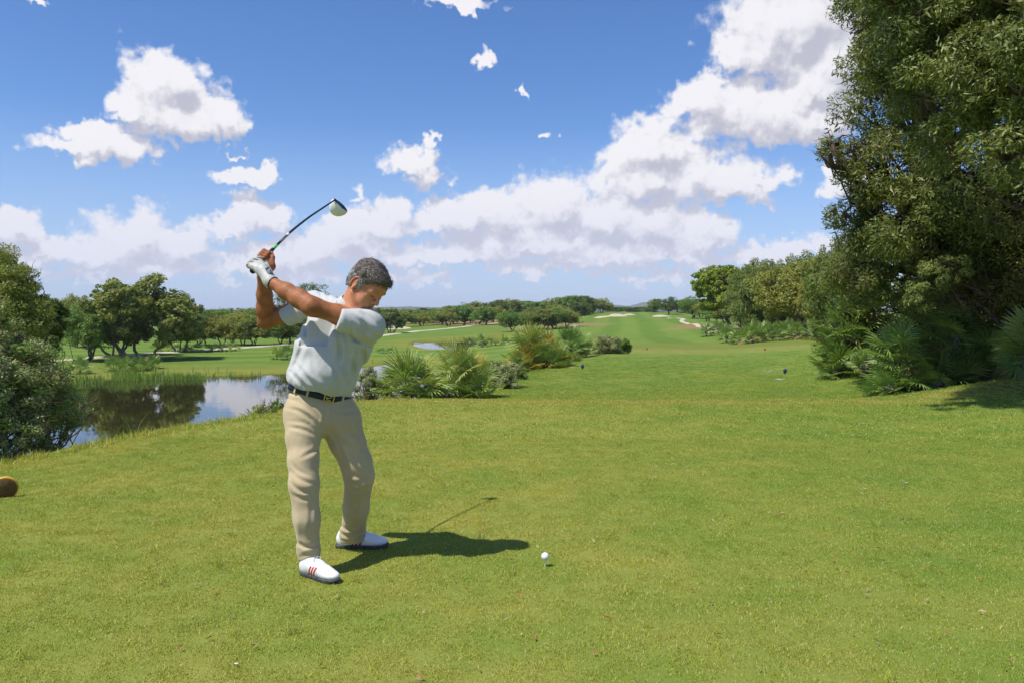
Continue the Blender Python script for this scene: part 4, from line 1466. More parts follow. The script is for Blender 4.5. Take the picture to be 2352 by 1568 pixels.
rp = []
rg = np.random.default_rng(5)
for px in np.arange(172, 236, 1.2):
    for k in range(2):
        rp.append(plane_pt(px, 876 + rg.normal() * 3, WATER_Z))
for px in np.arange(262, 468, 1.4):
    for k in range(3):
        rp.append(plane_pt(px, 869 + rg.normal() * 2.2, WATER_Z))
for px in np.arange(470, 600, 5):
    rp.append(plane_pt(px, 864 + rg.normal() * 1.2, WATER_Z))
rp = [(a, b, 0) for a, b in rp]
blades('reeds', rp, .25, 1.0, 5, M_reed, 'green reeds standing in the shallow water along the far shore', 3, width=.05, spread=.22)
wp = [tuple(ground_at(px, py)) for px, py in ((318, 994), (330, 990), (345, 988), (362, 990), (306, 1000), (290, 1006))]
blades('weeds', wp, .08, .34, 12, M_reed, 'wispy dry weeds on the rim of the tee above the pond', 4, width=.006, spread=.06, lean=.9)
# ------------------------------------------------------------------ mown turf: real blades, instanced in tufts near the camera
def blade_material():
    m, h, b, out = new_mat('grass_blades')
    g = h.n('ShaderNodeGroup'); g.node_tree = TURF
    t = h.n('ShaderNodeAttribute', attribute_name='tint').outputs['Fac']
    c = h.mix(1.0, g.outputs[0], h.mix(t, (1.0, 1.08, .72, 1), (2.85, 2.45, 1.65, 1)), 'MULTIPLY')
    c = h.mix(h.math('GREATER_THAN', t, 0.87), c, (0.66, 0.56, 0.27, 1))
    h.put(b.inputs['Base Color'], c)
    b.inputs['Roughness'].default_value = 0.6
    b.inputs['Specular IOR Level'].default_value = 0.22
    tr = h.n('ShaderNodeBsdfTranslucent')
    h.put(tr.inputs[0], h.mix(1.0, c, (1.15, 1.2, 0.6, 1), 'MULTIPLY'))
    mx = h.n('ShaderNodeMixShader')
    mx.inputs[0].default_value = .25
    h.link(b.outputs[0], mx.inputs[1])
    h.link(tr.outputs[0], mx.inputs[2])
    h.link(mx.outputs[0], out.inputs[0])
    return m


M_blade = blade_material()


def tuft(seed, n, R_, h0, h1, width):
    rng = np.random.default_rng(seed)
    a, q = rng.uniform(0, 6.28, n), R_ * np.sqrt(rng.random(n))
    P = np.stack([np.cos(a) * q, np.sin(a) * q, np.full(n, -.004)], 1)
    H = rng.uniform(h0, h1, n)
    ln = rng.uniform(0, 6.28, n)
    le = np.abs(rng.normal(size=n)) * .75
    lie = rng.random(n) < .12
    le = np.where(lie, rng.uniform(1.5, 3, n), le)
    H = np.where(lie, H * .5, H)
    ld = np.stack([np.cos(ln), np.sin(ln), ln * 0], 1) * (le * H)[:, None]
    b = rng.uniform(0, 6.28, n)
    sd = np.stack([np.cos(b), np.sin(b), b * 0], 1) * (width * rng.uniform(.6, 1.3, n) * .5)[:, None]
    up = np.array((0, 0, 1.))
    V = np.stack([P - sd, P + sd, P + ld * .4 + up * (H * .6)[:, None] + sd * .6, P + ld * .4 + up * (H * .6)[:, None] - sd * .6, P + ld + up * H[:, None]], 1).reshape(-1, 3)
    i = np.arange(n)[:, None] * 5
    t = rng.random(n)
    t = np.where(lie & (rng.random(n) < .5), .97, t * .965)
    return mesh('grass_tuft', V, [i + np.array([3, 2, 4]), i + np.array([0, 1, 2, 3])], M_blade, True, attrs={'tint': ('FACE', np.concatenate([t, t]))})


def grass_patch(name, pts, tufts, label, smin=.8, smax=1.25, seed=1):
    n = len(pts)
    me = bpy.data.meshes.new(name)
    me.vertices.add(n)
    me.vertices.foreach_set('co', np.asarray(pts, np.float32).ravel())
    o = obj(name, me)
    tag(o, label, 'grass', kind='stuff')
    col = bpy.data.collections.new(name + '_tufts')
    for k, t in enumerate(tufts):
        to = bpy.data.objects.new('grass_tuft', t)
        col.objects.link(to)
    ng = bpy.data.node_groups.new(name + '_nodes', 'GeometryNodeTree')
    ng.interface.new_socket('Geometry', in_out='INPUT', socket_type='NodeSocketGeometry')
    ng.interface.new_socket('Geometry', in_out='OUTPUT', socket_type='NodeSocketGeometry')
    N = ng.nodes
    gi, go = N.new('NodeGroupInput'), N.new('NodeGroupOutput')
    mp = N.new('GeometryNodeMeshToPoints')
    ci = N.new('GeometryNodeCollectionInfo')
    ci.inputs['Collection'].default_value = col
    ci.inputs['Separate Children'].default_value = True
    ci.inputs['Reset Children'].default_value = True
    ip = N.new('GeometryNodeInstanceOnPoints')
    ip.inputs['Pick Instance'].default_value = True
    rv = N.new('FunctionNodeRandomValue'); rv.data_type = 'FLOAT_VECTOR'
    rv.inputs[0].default_value = (-.03, -.03, 0)
    rv.inputs[1].default_value = (.03, .03, 6.283)
    rv.inputs['Seed'].default_value = seed
    rs = N.new('FunctionNodeRandomValue'); rs.data_type = 'FLOAT'
    rs.inputs[2].default_value = smin
    rs.inputs[3].default_value = smax
    rs.inputs['Seed'].default_value = seed + 1
    ri = N.new('FunctionNodeRandomValue'); ri.data_type = 'INT'
    ri.inputs[4].default_value = 0
    ri.inputs[5].default_value = len(tufts) - 1
    ri.inputs['Seed'].default_value = seed + 2
    Lk = ng.links.new
    Lk(gi.outputs[0], mp.inputs['Mesh'])
    Lk(mp.outputs[0], ip.inputs['Points'])
    Lk(ci.outputs[0], ip.inputs['Instance'])
    Lk(rv.outputs[0], ip.inputs['Rotation'])
    Lk(rs.outputs[1], ip.inputs['Scale'])
    Lk(ri.outputs[2], ip.inputs['Instance Index'])
    Lk(ip.outputs[0], go.inputs[0])
    md = o.modifiers.new('grass', 'NODES')
    md.node_group = ng
    return o


def wedge_points(y0, y1, per_m2, seed, half=.78, extra=1.2):
    rng = np.random.default_rng(seed)
    st = 1 / math.sqrt(per_m2)
    xm = half * y1 + extra
    x, y = np.meshgrid(np.arange(-xm, xm, st), np.arange(y0, y1, st))
    x, y = x.ravel(), y.ravel()
    x = x + rng.uniform(-.5, .5, len(x)) * st
    y = y + rng.uniform(-.5, .5, len(y)) * st
    k_ = np.abs(x) < half * y + extra
    x, y = x[k_], y[k_]
    d, s = seg_dist(np.stack([x, y], 1), CREST)
    keep = (d * s < 2.5)
    x, y = x[keep], y[keep]
    return np.stack([x, y, zground(x, y)], 1)


TF = [tuft(300 + i, 300, .085, .006, .016, .0026) for i in range(6)]
TF2 = [tuft(320 + i, 150, .12, .008, .020, .0055) for i in range(4)]
grass_patch('tee_grass', wedge_points(1.6, 8.5, 120, 1), TF, 'short mown grass of the near tee, dry blades mixed in', seed=1)
_w = wedge_points(8.5, 34.0, 50, 2)
_w = _w[np.random.default_rng(8).random(len(_w)) < sstep(34, 13, _w[:, 1])]
grass_patch('far_tee_grass', _w, TF2, 'mown grass further along the tee and its banks', seed=5)
# taller wisps and tufts here and there
TF3 = [tuft(340 + i, 26, .03, .03, .06, .003) for i in range(4)]
grass_patch('grass_wisps', wedge_points(1.8, 14.0, 2.2, 3), TF3, 'longer wisps of grass standing out of the mown turf', seed=9)
# rim of longer grass where the tee drops to the pond
rg = np.random.default_rng(44)
rim = []
for a, b in zip(CREST[2:10], CREST[3:11]):
    m = int(np.linalg.norm(b - a) * 60)
    t = rg.random((m, 1))
    q = a * (1 - t) + b * t
    nrm = np.array((-(b - a)[1], (b - a)[0])) / np.linalg.norm(b - a)
    rim.append(q + nrm * rg.uniform(.2, 2.6, (m, 1)))
rim = np.concatenate(rim)
TF4 = [tuft(360 + i, 34, .06, .03, .10, .005) for i in range(4)]
grass_patch('rim_grass', np.stack([rim[:, 0], rim[:, 1], zground(rim[:, 0], rim[:, 1])], 1), TF4, 'uneven longer grass along the rim of the tee', seed=13)

# leaf litter: fallen brown and red leaves and straw, too many to count
def litter():
    rng = np.random.default_rng(77)
    n = 1300
    y = np.sqrt(rng.uniform(2.2 ** 2, 11 ** 2, n))
    x = rng.uniform(-.5, 1, n) * (.75 * y + .6)
    P = np.stack([x, y, zground(x, y) + rng.uniform(.014, .024, n)], 1)
    N = np.stack([rng.normal(size=n) * .35, rng.normal(size=n) * .35, np.ones(n)], 1)
    V, F = leaf_cards(P, N, .030, .30, rng)
    V[:, 2] += np.tile([.0, .004, .0, .004], n)
    t = rng.random(n)
    return mesh('leaf_litter', V, F, M_litter, False, attrs={'tint': ('FACE', t)})


m, h, b, out = new_mat('fallen_leaves')
t_ = h.n('ShaderNodeAttribute', attribute_name='tint').outputs['Fac']
h.put(b.inputs['Base Color'], h.mix(h.math('GREATER_THAN', t_, .55), h.mix(t_, (0.28, 0.06, 0.03, 1), (0.32, 0.16, 0.07, 1)), (0.36, 0.27, 0.14, 1)))
b.inputs['Roughness'].default_value = .7
M_litter = m
tag(obj('leaf_litter', litter()), 'scattered fallen leaves and bits of straw on the turf', 'leaf litter', kind='stuff')
# ------------------------------------------------------------------ implicit surfaces for the figure
class Field:
    def __init__(s, lo, hi, res, fine=None):
        """fine: list of three lists of (lo, hi, res) that refine an axis"""
        s.ax = []
        for k in range(3):
            a = [lo[k]]
            while a[-1] < hi[k]:
                r = res
                for f in (fine or ((), (), ()))[k]:
                    if f[0] <= a[-1] < f[1]: r = f[2]
                a.append(a[-1] + r)
            s.ax.append(np.array(a, np.float32))
        s.F = np.full([len(a) for a in s.ax], .08, np.float32)

    def sub(s, lo, hi):
        sl = tuple(slice(max(0, np.searchsorted(a, l) - 1), min(len(a), np.searchsorted(a, h_) + 1)) for a, l, h_ in zip(s.ax, lo, hi))
        g = np.stack(np.meshgrid(*[a[q] for a, q in zip(s.ax, sl)], indexing='ij'), -1)
        return sl, g

    def put(s, fn, lo, hi, k=.01, m=.04, mode='add'):
        lo, hi = np.asarray(lo) - m - k, np.asarray(hi) + m + k
        sl, g = s.sub(lo, hi)
        if g.size == 0: return
        d = fn(g).astype(np.float32)
        a = s.F[sl]
        if mode == 'add':
            h_ = np.maximum(k - np.abs(a - d), 0) / max(k, 1e-6)
            s.F[sl] = np.minimum(a, d) - h_ * h_ * k * .25
        elif mode == 'cut':
            d = -d
            h_ = np.maximum(k - np.abs(a - d), 0) / max(k, 1e-6)
            s.F[sl] = np.maximum(a, d) + h_ * h_ * k * .25
        elif mode == 'off':
            s.F[sl] = a + d

    def cap(s, a, b, ra, rb=None, k=.01, mode='add'):
        a, b = np.asarray(a, float), np.asarray(b, float)
        rb = ra if rb is None else rb
        ab = b - a
        L2 = ab @ ab + 1e-12

        def f(g):
            t = np.clip(((g - a) @ ab) / L2, 0, 1)
            return np.linalg.norm(g - a - t[..., None] * ab, axis=-1) - (ra + (rb - ra) * t)
        r = max(ra, rb)
        s.put(f, np.minimum(a, b) - r, np.maximum(a, b) + r, k, mode=mode)

    def chain(s, pts, rad, k=.012):
        for i in range(len(pts) - 1):
            s.cap(pts[i], pts[i + 1], rad[i], rad[i + 1], k)

    def ell(s, c, M, r, k=.01, mode='add'):
        """M rows are the axes"""
        c, M, r = np.asarray(c, float), np.asarray(M, float), np.asarray(r, float)

        def f(g):
            q = (g - c) @ M.T
            k0 = np.linalg.norm(q / r, axis=-1)
            k1 = np.linalg.norm(q / r ** 2, axis=-1) + 1e-9
            return k0 * (k0 - 1) / k1
        e = np.sqrt(((M.T * r) ** 2).sum(1))
        s.put(f, c - e, c + e, k, mode=mode)

    def oval(s, a, b, ua, ub, ra, rb, k=.015, ends=.6):
        """oval section sweep a-b; ua/ub wide axis at the ends; ra/rb = (wide, deep)"""
        a, b = np.asarray(a, float), np.asarray(b, float)
        ab = b - a
        L = np.linalg.norm(ab)
        w = ab / L

        def f(g):
            t = ((g - a) @ w) / L
            tc_ = np.clip(t, 0, 1)[..., None]
            U = ua + (ub - ua) * tc_
            U = U - (U @ w)[..., None] * w
            U /= np.linalg.norm(U, axis=-1, keepdims=True)
            Vv = np.cross(w, U)
            q = g - (a + tc_ * ab)
            tc_ = tc_[..., 0]
            ru = ra[0] + (rb[0] - ra[0]) * tc_
            rv = ra[1] + (rb[1] - ra[1]) * tc_
            u, v = (q * U).sum(-1), (q * Vv).sum(-1)
            z = q @ w
            rz = np.minimum(ru, rv) * ends
            k0 = np.sqrt((u / ru) ** 2 + (v / rv) ** 2 + (z / rz) ** 2)
            k1 = np.sqrt((u / ru ** 2) ** 2 + (v / rv ** 2) ** 2 + (z / rz ** 2) ** 2) + 1e-9
            return np.where(k0 < .2, -np.minimum(ru, rv) * .8, k0 * (k0 - 1) / k1)
        r = max(max(ra), max(rb))
        s.put(f, np.minimum(a, b) - r, np.maximum(a, b) + r, k)

    def mesh(s):
        F, ax = s.F, s.ax
        ins = F < 0
        n = np.array(F.shape) - 1
        c = np.zeros(n, np.uint8)
        off = [(i, j, k) for i in (0, 1) for j in (0, 1) for k in (0, 1)]
        for o in off:
            c += ins[o[0]:o[0] + n[0], o[1]:o[1] + n[1], o[2]:o[2] + n[2]]
        act = (c > 0) & (c < 8)
        idx = np.argwhere(act)
        ids = np.full(n, -1, np.int32)
        ids[tuple(idx.T)] = np.arange(len(idx))
        acc = np.zeros((len(idx), 3)); cnt = np.zeros(len(idx))
        vals = {o: F[idx[:, 0] + o[0], idx[:, 1] + o[1], idx[:, 2] + o[2]] for o in off}
        pos = {o: np.stack([ax[k][idx[:, k] + o[k]] for k in range(3)], 1) for o in off}
        for a in off:
            for k in range(3):
                if a[k] == 0:
                    b = tuple(1 if q == k else a[q] for q in range(3))
                    fa, fb = vals[a], vals[b]
                    m = (fa < 0) != (fb < 0)
                    t = np.where(m, fa / np.where(m, fa - fb, 1), 0)[:, None]
                    acc += np.where(m[:, None], pos[a] + t * (pos[b] - pos[a]), 0)
                    cnt += m
        V = acc / cnt[:, None]
        quads = []
        for k in range(3):
            u, v = [(1, 2), (2, 0), (0, 1)][k]
            sa = [slice(None)] * 3; sb = [slice(None)] * 3
            sa[k] = slice(0, -1); sb[k] = slice(1, None)
            A, B = ins[tuple(sa)], ins[tuple(sb)]
            e = np.argwhere(A != B)
            # keep interior edges
            ok = (e[:, u] > 0) & (e[:, v] > 0) & (e[:, u] < n[u]) & (e[:, v] < n[v])
            e = e[ok]
            q = []
            for du, dv in ((1, 1), (0, 1), (0, 0), (1, 0)):
                cc = e.copy(); cc[:, u] -= du; cc[:, v] -= dv
                q.append(ids[cc[:, 0], cc[:, 1], cc[:, 2]])
            q = np.stack(q, 1)
            flip = ~A[tuple(e.T)]
            q[flip] = q[flip][:, ::-1]
            quads.append(q)
        Q = np.concatenate(quads)
        return V, Q


def relax(V, Q, it=2, lam=.5):
    n = len(V)
    E = np.concatenate([Q[:, [0, 1]], Q[:, [1, 2]], Q[:, [2, 3]], Q[:, [3, 0]]])
    E = np.concatenate([E, E[:, ::-1]])
    deg = np.bincount(E[:, 0], minlength=n)[:, None]
    for _ in range(it):
        S = np.stack([np.bincount(E[:, 0], V[E[:, 1], k], minlength=n) for k in range(3)], 1)
        V = V + lam * (S / deg - V)
    return V


def nrm(v):
    v = np.asarray(v, float)
    return v / np.linalg.norm(v)


U_ = lambda px, py, Y: at(px, py, Y)
ORG = np.array((-1.02, 4.32, 0.0))
golfer = empty('person', ORG)
tag(golfer, 'man in grey polo shirt and beige trousers swinging a golf club over his shoulder', 'person')


def part(name, V, Q, mat, parent=golfer, smooth=True, **kw):
    return obj(name, mesh(name, V - ORG, Q, mat, smooth, **kw), parent)


def project(g):
    c, s_ = math.cos(PITCH), math.sin(PITCH)
    y, z = g[..., 1], g[..., 2] - CAM_H
    dep = y * c - z * s_
    return 1176 + FPX * g[..., 0] / dep, 784 - FPX * (y * s_ + z * c) / dep


def creases(gg, lines, width=4.5, amp=.007):
    """height of hand-placed folds; every line is the bottom of a fold with a soft ridge on either side"""
    x, y = project(gg)
    out = np.zeros(len(gg))
    for ln in lines:
        k = 1.0
        if not hasattr(ln[-1], '__len__'): ln, k = ln[:-1], ln[-1]
        P_ = catmull(np.array(ln, float), 5)
        best = np.full(len(gg), 1e9); tb = np.zeros(len(gg)); sg = np.zeros(len(gg))
        lo_, hi_ = P_.min(0) - 30, P_.max(0) + 30
        m = (x > lo_[0]) & (x < hi_[0]) & (y > lo_[1]) & (y < hi_[1])
        if not m.any(): continue
        xm, ym = x[m], y[m]
        bm, tm = np.full(len(xm), 1e9), np.zeros(len(xm))
        for q in range(len(P_) - 1):
            a, b = P_[q], P_[q + 1]
            ab = b - a
            t = np.clip(((xm - a[0]) * ab[0] + (ym - a[1]) * ab[1]) / (ab @ ab), 0, 1)
            d = np.hypot(xm - a[0] - t * ab[0], ym - a[1] - t * ab[1])
            u = d < bm
            bm = np.where(u, d, bm); tm = np.where(u, (q + t) / (len(P_) - 1), tm)
        env = np.sin(np.clip(tm, .03, .97) * np.pi) ** .6
        w_ = width * (.7 + .6 * env)
        out[m] += k * env * (-np.exp(-(bm / w_) ** 2) + .55 * np.exp(-((bm - 2.1 * w_) / (1.1 * w_)) ** 2)) * amp
    return out


def ZB(*p):                                              # fold lines read from enlarged views of the clothes
    return [(283 + .3846 * a, 699 + .3844 * b) for a, b in p]


def ZC(*p):
    return [(544 + a / 6, 549 + b / 6) for a, b in p]


# joints, from the pose in the photograph
SHL, ELL_, WRL = U_(846, 744, 4.16), U_(716, 704, 4.06), U_(621, 647, 4.18)
SHR, ELR, WRR = U_(722, 697, 4.42), U_(611, 738, 4.47), U_(605, 636, 4.335)
HIPC = U_(736, 900, 4.33)
NECK = U_(797, 718, 4.25)
HEADC = U_(845, 656, 4.19)
HS = 1.0
yaw, pit, rol = R(36), R(46), R(-9)
hf = np.array((math.cos(yaw) * math.cos(pit), -math.sin(yaw) * math.cos(pit), -math.sin(pit)))
hl = np.array((math.sin(yaw), math.cos(yaw), 0.0))
hu = np.cross(hf, hl)
c_, s_ = math.cos(rol), math.sin(rol)
hl, hu = hl * c_ + hu * s_, hu * c_ - hl * s_
HM = np.stack([hf, hl, hu])


def H(x, y, z):
    return HEADC + HS * (x * hf + y * hl + z * hu)


# club line (also used by the hands)
SHAFT_PX = [(580, 623, 4.22), (600, 600, 4.315), (622, 577.5, 4.42), (643, 556.5, 4.55), (671, 530, 4.69), (709, 500, 4.87), (741, 478.5, 5.02), (768, 460.5, 5.15)]
SHAFT = np.array([U_(*p) for p in SHAFT_PX])
GD = nrm(SHAFT[2] - SHAFT[0])


def grip(t):
    return SHAFT[0] + GD * t


def hands(f, grow=0.0, which='both'):
    g = grow
    v = np.array((0, -1.0, 0))
    if which in ('both', 'left'):
        # left hand: back towards the camera, close to the butt
        w = WRL
        knuck = [grip(.105) + np.array((.002, -.030, .014)), grip(.085) + np.array((-.010, -.030, .016)), grip(.063) + np.array((-.018, -.030, .014)), grip(.042) + np.array((-.026, -.028, .008))]
        f.cap(w, w * .5 + knuck[1] * .5, .030 + g, .031 + g, .02)
        f.cap(w + (0, 0, -.005), knuck[0] * .6 + w * .4, .022 + g, .021 + g, .02)
        for i, kn in enumerate(knuck):
            f.cap(w * .55 + knuck[1] * .45, kn, .022 + g, .0135 + g, .014)
            p1 = grip(.115 - .024 * i) + np.array((-.030, -.012, .020))
            p2 = grip(.118 - .024 * i) + np.array((-.032, .020, .008))
            p3 = grip(.118 - .024 * i) + np.array((-.010, .026, -.012))
            r = .0098 - (.0012 if i == 3 else 0)
            f.cap(kn, p1, .0115 + g, r + g, .005)
            f.cap(p1, p2, r + g, r * .95 + g, .003)
            f.cap(p2, p3, r * .95 + g, r * .85 + g, .003)
        # thumb along the grip
        th0 = w * .5 + knuck[0] * .5 + np.array((.012, .012, 0))
        f.cap(w + (0.005, .005, 0), th0, .020 + g, .017 + g, .015)
        th1 = grip(.118) + np.array((.020, -.004, -.012))
        f.cap(th0, th1, .0165 + g, .0125 + g, .008)
        f.cap(th1, grip(.150) + np.array((.014, .0, -.004)), .0125 + g, .0105 + g, .005)
    if which in ('both', 'right'):
        w = WRR
        heel = U_(622, 612, 4.34)
        kn = [grip(.205) + np.array((.014, .004, -.024)), grip(.182) + np.array((.016, -.004, -.024)), grip(.160) + np.array((.014, -.008, -.022)), grip(.140) + np.array((.012, -.012, -.020))]
        f.cap(w, heel, .030, .024, .02)
        for i, q in enumerate(kn):
            f.cap(heel, q, .020, .0145, .012)
            p1 = grip(.208 - .023 * i) + np.array((.010, -.028, .004))
            p2 = grip(.205 - .023 * i) + np.array((-.018, -.024, .020))
            p3 = grip(.203 - .023 * i) + np.array((-.026, .004, .018))
            r = .0102 - (.001 if i == 3 else 0)
            f.cap(q, p1, .0125, r, .005)
            f.cap(p1, p2, r, r * .95, .003)
            f.cap(p2, p3, r * .95, r * .85, .003)
        t0 = heel + np.array((.006, .0, .012))
        t1 = U_(626, 592, 4.37)
        f.cap(heel, t1, .019, .0135, .01)
        f.cap(t1, U_(624, 581, 4.39), .0130, .0100, .006)


body = Field((-1.52, 3.93, .02), (-.62, 4.78, 1.80), .011,
             fine=([(-1.52, -.62, .0038)], [(3.93, 4.56, .0038)], [(1.28, 1.80, .0038)]))
# arms
body.chain([SHL, SHL * .5 + ELL_ * .5, ELL_ + (0.0, 0, 0), ELL_ * .72 + WRL * .28, ELL_ * .4 + WRL * .6, WRL], [.052, .050, .0465, .0445, .039, .031], .035)
body.chain([SHR, SHR * .5 + ELR * .5, ELR, ELR * .72 + WRR * .28, ELR * .4 + WRR * .6, WRR], [.050, .050, .044, .048, .041, .031], .02)
hands(body)
# trunk and legs under the clothes
body.oval(HIPC, U_(772, 770, 4.3), nrm((.9, .4, -.25)), nrm((.93, -.28, -.2)), (.13, .09), (.15, .09), .03)
body.cap(SHR + (0.02, 0, 0), SHL - (0.02, 0, 0), .058, .058, .03)
KNR, ANR = U_(699, 1105, 4.12), U_(708, 1276, 4.13)
KNL, ANL = U_(824, 1088, 4.38), U_(806, 1236, 4.60)
HPR, HPL = U_(697, 940, 4.27), U_(782, 950, 4.38)
body.chain([HPR, KNR, ANR, ANR - (0, 0, .05)], [.085, .052, .036, .034], .02)
body.chain([HPL, KNL, ANL, ANL - (0, 0, .05)], [.085, .052, .036, .034], .02)
# neck
nb = U_(807, 710, 4.255)
body.cap(nb, H(-.035, 0, -.045), .066, .056, .03)
body.cap(NECK + (.02, -.03, 0), H(.01, 0, -.075), .056, .044, .03)
# head
E3 = HM
body.ell(H(-.012, 0, .032), E3, np.array((.100, .0785, .088)) * HS, .02)
body.ell(H(.030, 0, -.025), E3, np.array((.066, .060, .088)) * HS, .025)
body.ell(H(.055, 0, .045), E3, np.array((.046, .056, .045)) * HS, .02)
body.cap(H(.000, .052, -.062), H(.066, .016, -.098), .019 * HS, .018 * HS, .02)
body.cap(H(.000, -.052, -.062), H(.066, -.016, -.098), .019 * HS, .018 * HS, .02)
body.ell(H(.078, 0, -.098), E3, np.array((.022, .024, .020)) * HS, .018)
for sd_ in (1, -1):
    body.ell(H(.060, .042 * sd_, -.014), E3, np.array((.026, .022, .022)) * HS, .02)
    body.ell(H(.060, .034 * sd_, -.052), E3, np.array((.030, .026, .034)) * HS, .02)
    body.cap(H(.093, .010 * sd_, .028), H(.078, .050 * sd_, .026), .0095 * HS, .010 * HS, .014)
    body.ell(H(.104, .033 * sd_, .008), E3, np.array((.016, .017, .012)) * HS, .012, mode='cut')
    body.ell(H(.0775, .032 * sd_, .006), E3, np.array((.0125, .0145, .0125)) * HS, .004)
    body.cap(H(.0895, .022 * sd_, .001), H(.083, .044 * sd_, .002), .0022 * HS, .0020 * HS, .003, mode='cut')
body.cap(H(.093, 0, .020), H(.112, 0, -.008), .0085 * HS, .0105 * HS, .010)
body.ell(H(.116, 0, -.020), E3, np.array((.0145, .0125, .0125)) * HS, .009)
for sd_ in (1, -1):
    body.ell(H(.103, .0135 * sd_, -.025), E3, np.array((.012, .0085, .009)) * HS, .006)
    body.cap(H(.099, .021 * sd_, -.032), H(.086, .034 * sd_, -.056), .0015, .0015, .008, mode='cut')
body.ell(H(.090, 0, -.055), E3, np.array((.018, .030, .022)) * HS, .012)
body.cap(H(.0985, -.020, -.0545), H(.1045, 0, -.0510), .0048 * HS, .0056 * HS, .004)
body.cap(H(.0985, .020, -.0545), H(.1045, 0, -.0510), .0048 * HS, .0056 * HS, .004)
body.cap(H(.096, -.017, -.0640), H(.102, 0, -.0655), .0050 * HS, .0064 * HS, .004)
body.cap(H(.096, .017, -.0640), H(.102, 0, -.0655), .0050 * HS, .0064 * HS, .004)
body.cap(H(.105, -.022, -.0600), H(.1105, 0, -.0580), .0020, .0022, .003, mode='cut')
body.cap(H(.105, .022, -.0600), H(.1105, 0, -.0580), .0020, .0022, .003, mode='cut')
# ears: helix ring and lobe
for sd_ in (1, -1):
    ang = np.linspace(-.6, 4.2, 12)
    pts = [H(-.018 - .004 * math.cos(a) * 0 + .0165 * math.cos(a) - .004, sd_ * (.079 + .006 * (1 if math.cos(a) < .3 else 0)), -.012 + .034 * math.sin(a)) for a in ang]
    for a_, b_ in zip(pts[:-1], pts[1:]):
        body.cap(a_, b_, .0046 * HS, .0046 * HS, .004)
    body.ell(H(-.020, .077 * sd_, -.012), E3, np.array((.016, .005, .032)) * HS, .004)
    body.ell(H(-.010, .078 * sd_, -.044), E3, np.array((.008, .0055, .010)) * HS, .005)
    body.ell(H(-.013, .088 * sd_, -.014), E3, np.array((.008, .009, .013)) * HS, .004, mode='cut')
V, Q = body.mesh()
V = relax(V, Q, 1, .35)
q = (V - HEADC) @ HM.T / HS
lips = np.exp(-(((q[:, 0] - .103) / .014) ** 2 + (q[:, 1] / .021) ** 2 + ((q[:, 2] + .059) / .0085) ** 2) ** 2)
ear = np.exp(-(((q[:, 0] + .018) / .022) ** 2 + ((np.abs(q[:, 1]) - .084) / .014) ** 2 + ((q[:, 2] + .004) / .036) ** 2) ** 2)
eye = np.exp(-(((q[:, 0] - .088) / .014) ** 2 + ((np.abs(q[:, 1]) - .033) / .018) ** 2 + ((q[:, 2] - .001) / .0055) ** 2) ** 2)
beard = np.clip(sstep(-.030, -.055, q[:, 2]) * sstep(.03, .06, q[:, 0]) * (np.linalg.norm(q, axis=1) < .16), 0, 1)
armd = np.where(np.linalg.norm(q, axis=1) > .19, 1.0, 0.0)
mm, h, b, out = new_mat('skin')
tc_o = h.n('ShaderNodeTexCoord').outputs['Object']
nz = h.noise(tc_o, 16, 4, .6)
nf_ = h.noise(tc_o, 220, 3, .7)
nz2 = h.noise(tc_o, 45, 4, .65)
col = h.mix(h.ramp(nz, .3, .7), (0.56, 0.260, 0.140, 1), (0.48, 0.205, 0.100, 1))
col = h.mix(h.ramp(nz2, .5, .75, 0, .35), col, (0.55, 0.20, 0.12, 1))
At = lambda n_: h.n('ShaderNodeAttribute', attribute_name=n_).outputs['Fac']
col = h.mix(h.math('MULTIPLY', At('arm'), 1.0), col, h.mix(h.ramp(nz, .3, .7), (0.40, 0.155, 0.062, 1), (0.28, 0.098, 0.036, 1)))
col = h.mix(h.math('MULTIPLY', At('beard'), .30), col, (0.25, 0.16, 0.13, 1))
col = h.mix(h.math('MULTIPLY', At('lips'), .6), col, (0.42, 0.13, 0.10, 1))
col = h.mix(h.math('MULTIPLY', At('ear'), .5), col, (0.60, 0.20, 0.12, 1))
col = h.mix(h.math('MULTIPLY', At('eye'), .65), col, (0.12, 0.055, 0.035, 1))
col = h.mix(h.math('MULTIPLY', At('arm'), h.ramp(nf_, .52, .72, 0, .45)), col, (0.20, 0.085, 0.04, 1))
h.put(b.inputs['Base Color'], col)
b.inputs['Roughness'].default_value = .55
b.inputs['Specular IOR Level'].default_value = .28
b.inputs['Subsurface Weight'].default_value = .12
b.inputs['Subsurface Radius'].default_value = (.012, .004, .002)
bp = h.n('ShaderNodeBump'); bp.inputs['Strength'].default_value = .25; bp.inputs['Distance'].default_value = .002
h.link(nf_, bp.inputs['Height']); h.link(bp.outputs[0], b.inputs['Normal'])
M_skin = mm
part('body', V, Q, M_skin, attrs={'lips': ('POINT', lips), 'ear': ('POINT', ear), 'eye': ('POINT', eye), 'beard': ('POINT', beard), 'arm': ('POINT', armd)})

# fine hair on the forearms
rng = np.random.default_rng(19)
f_v = V[Q]
f_c = f_v.mean(1)
f_n = np.cross(f_v[:, 2] - f_v[:, 0], f_v[:, 3] - f_v[:, 1]); f_n /= np.linalg.norm(f_n, axis=1, keepdims=True) + 1e-9


def on_arm(a, b):
    ab = b - a
    t = ((f_c - a) @ ab) / (ab @ ab)
    d = np.linalg.norm(f_c - a - t[:, None] * ab, axis=1)
    return (t > -.25) & (t < .80) & (d < .065)


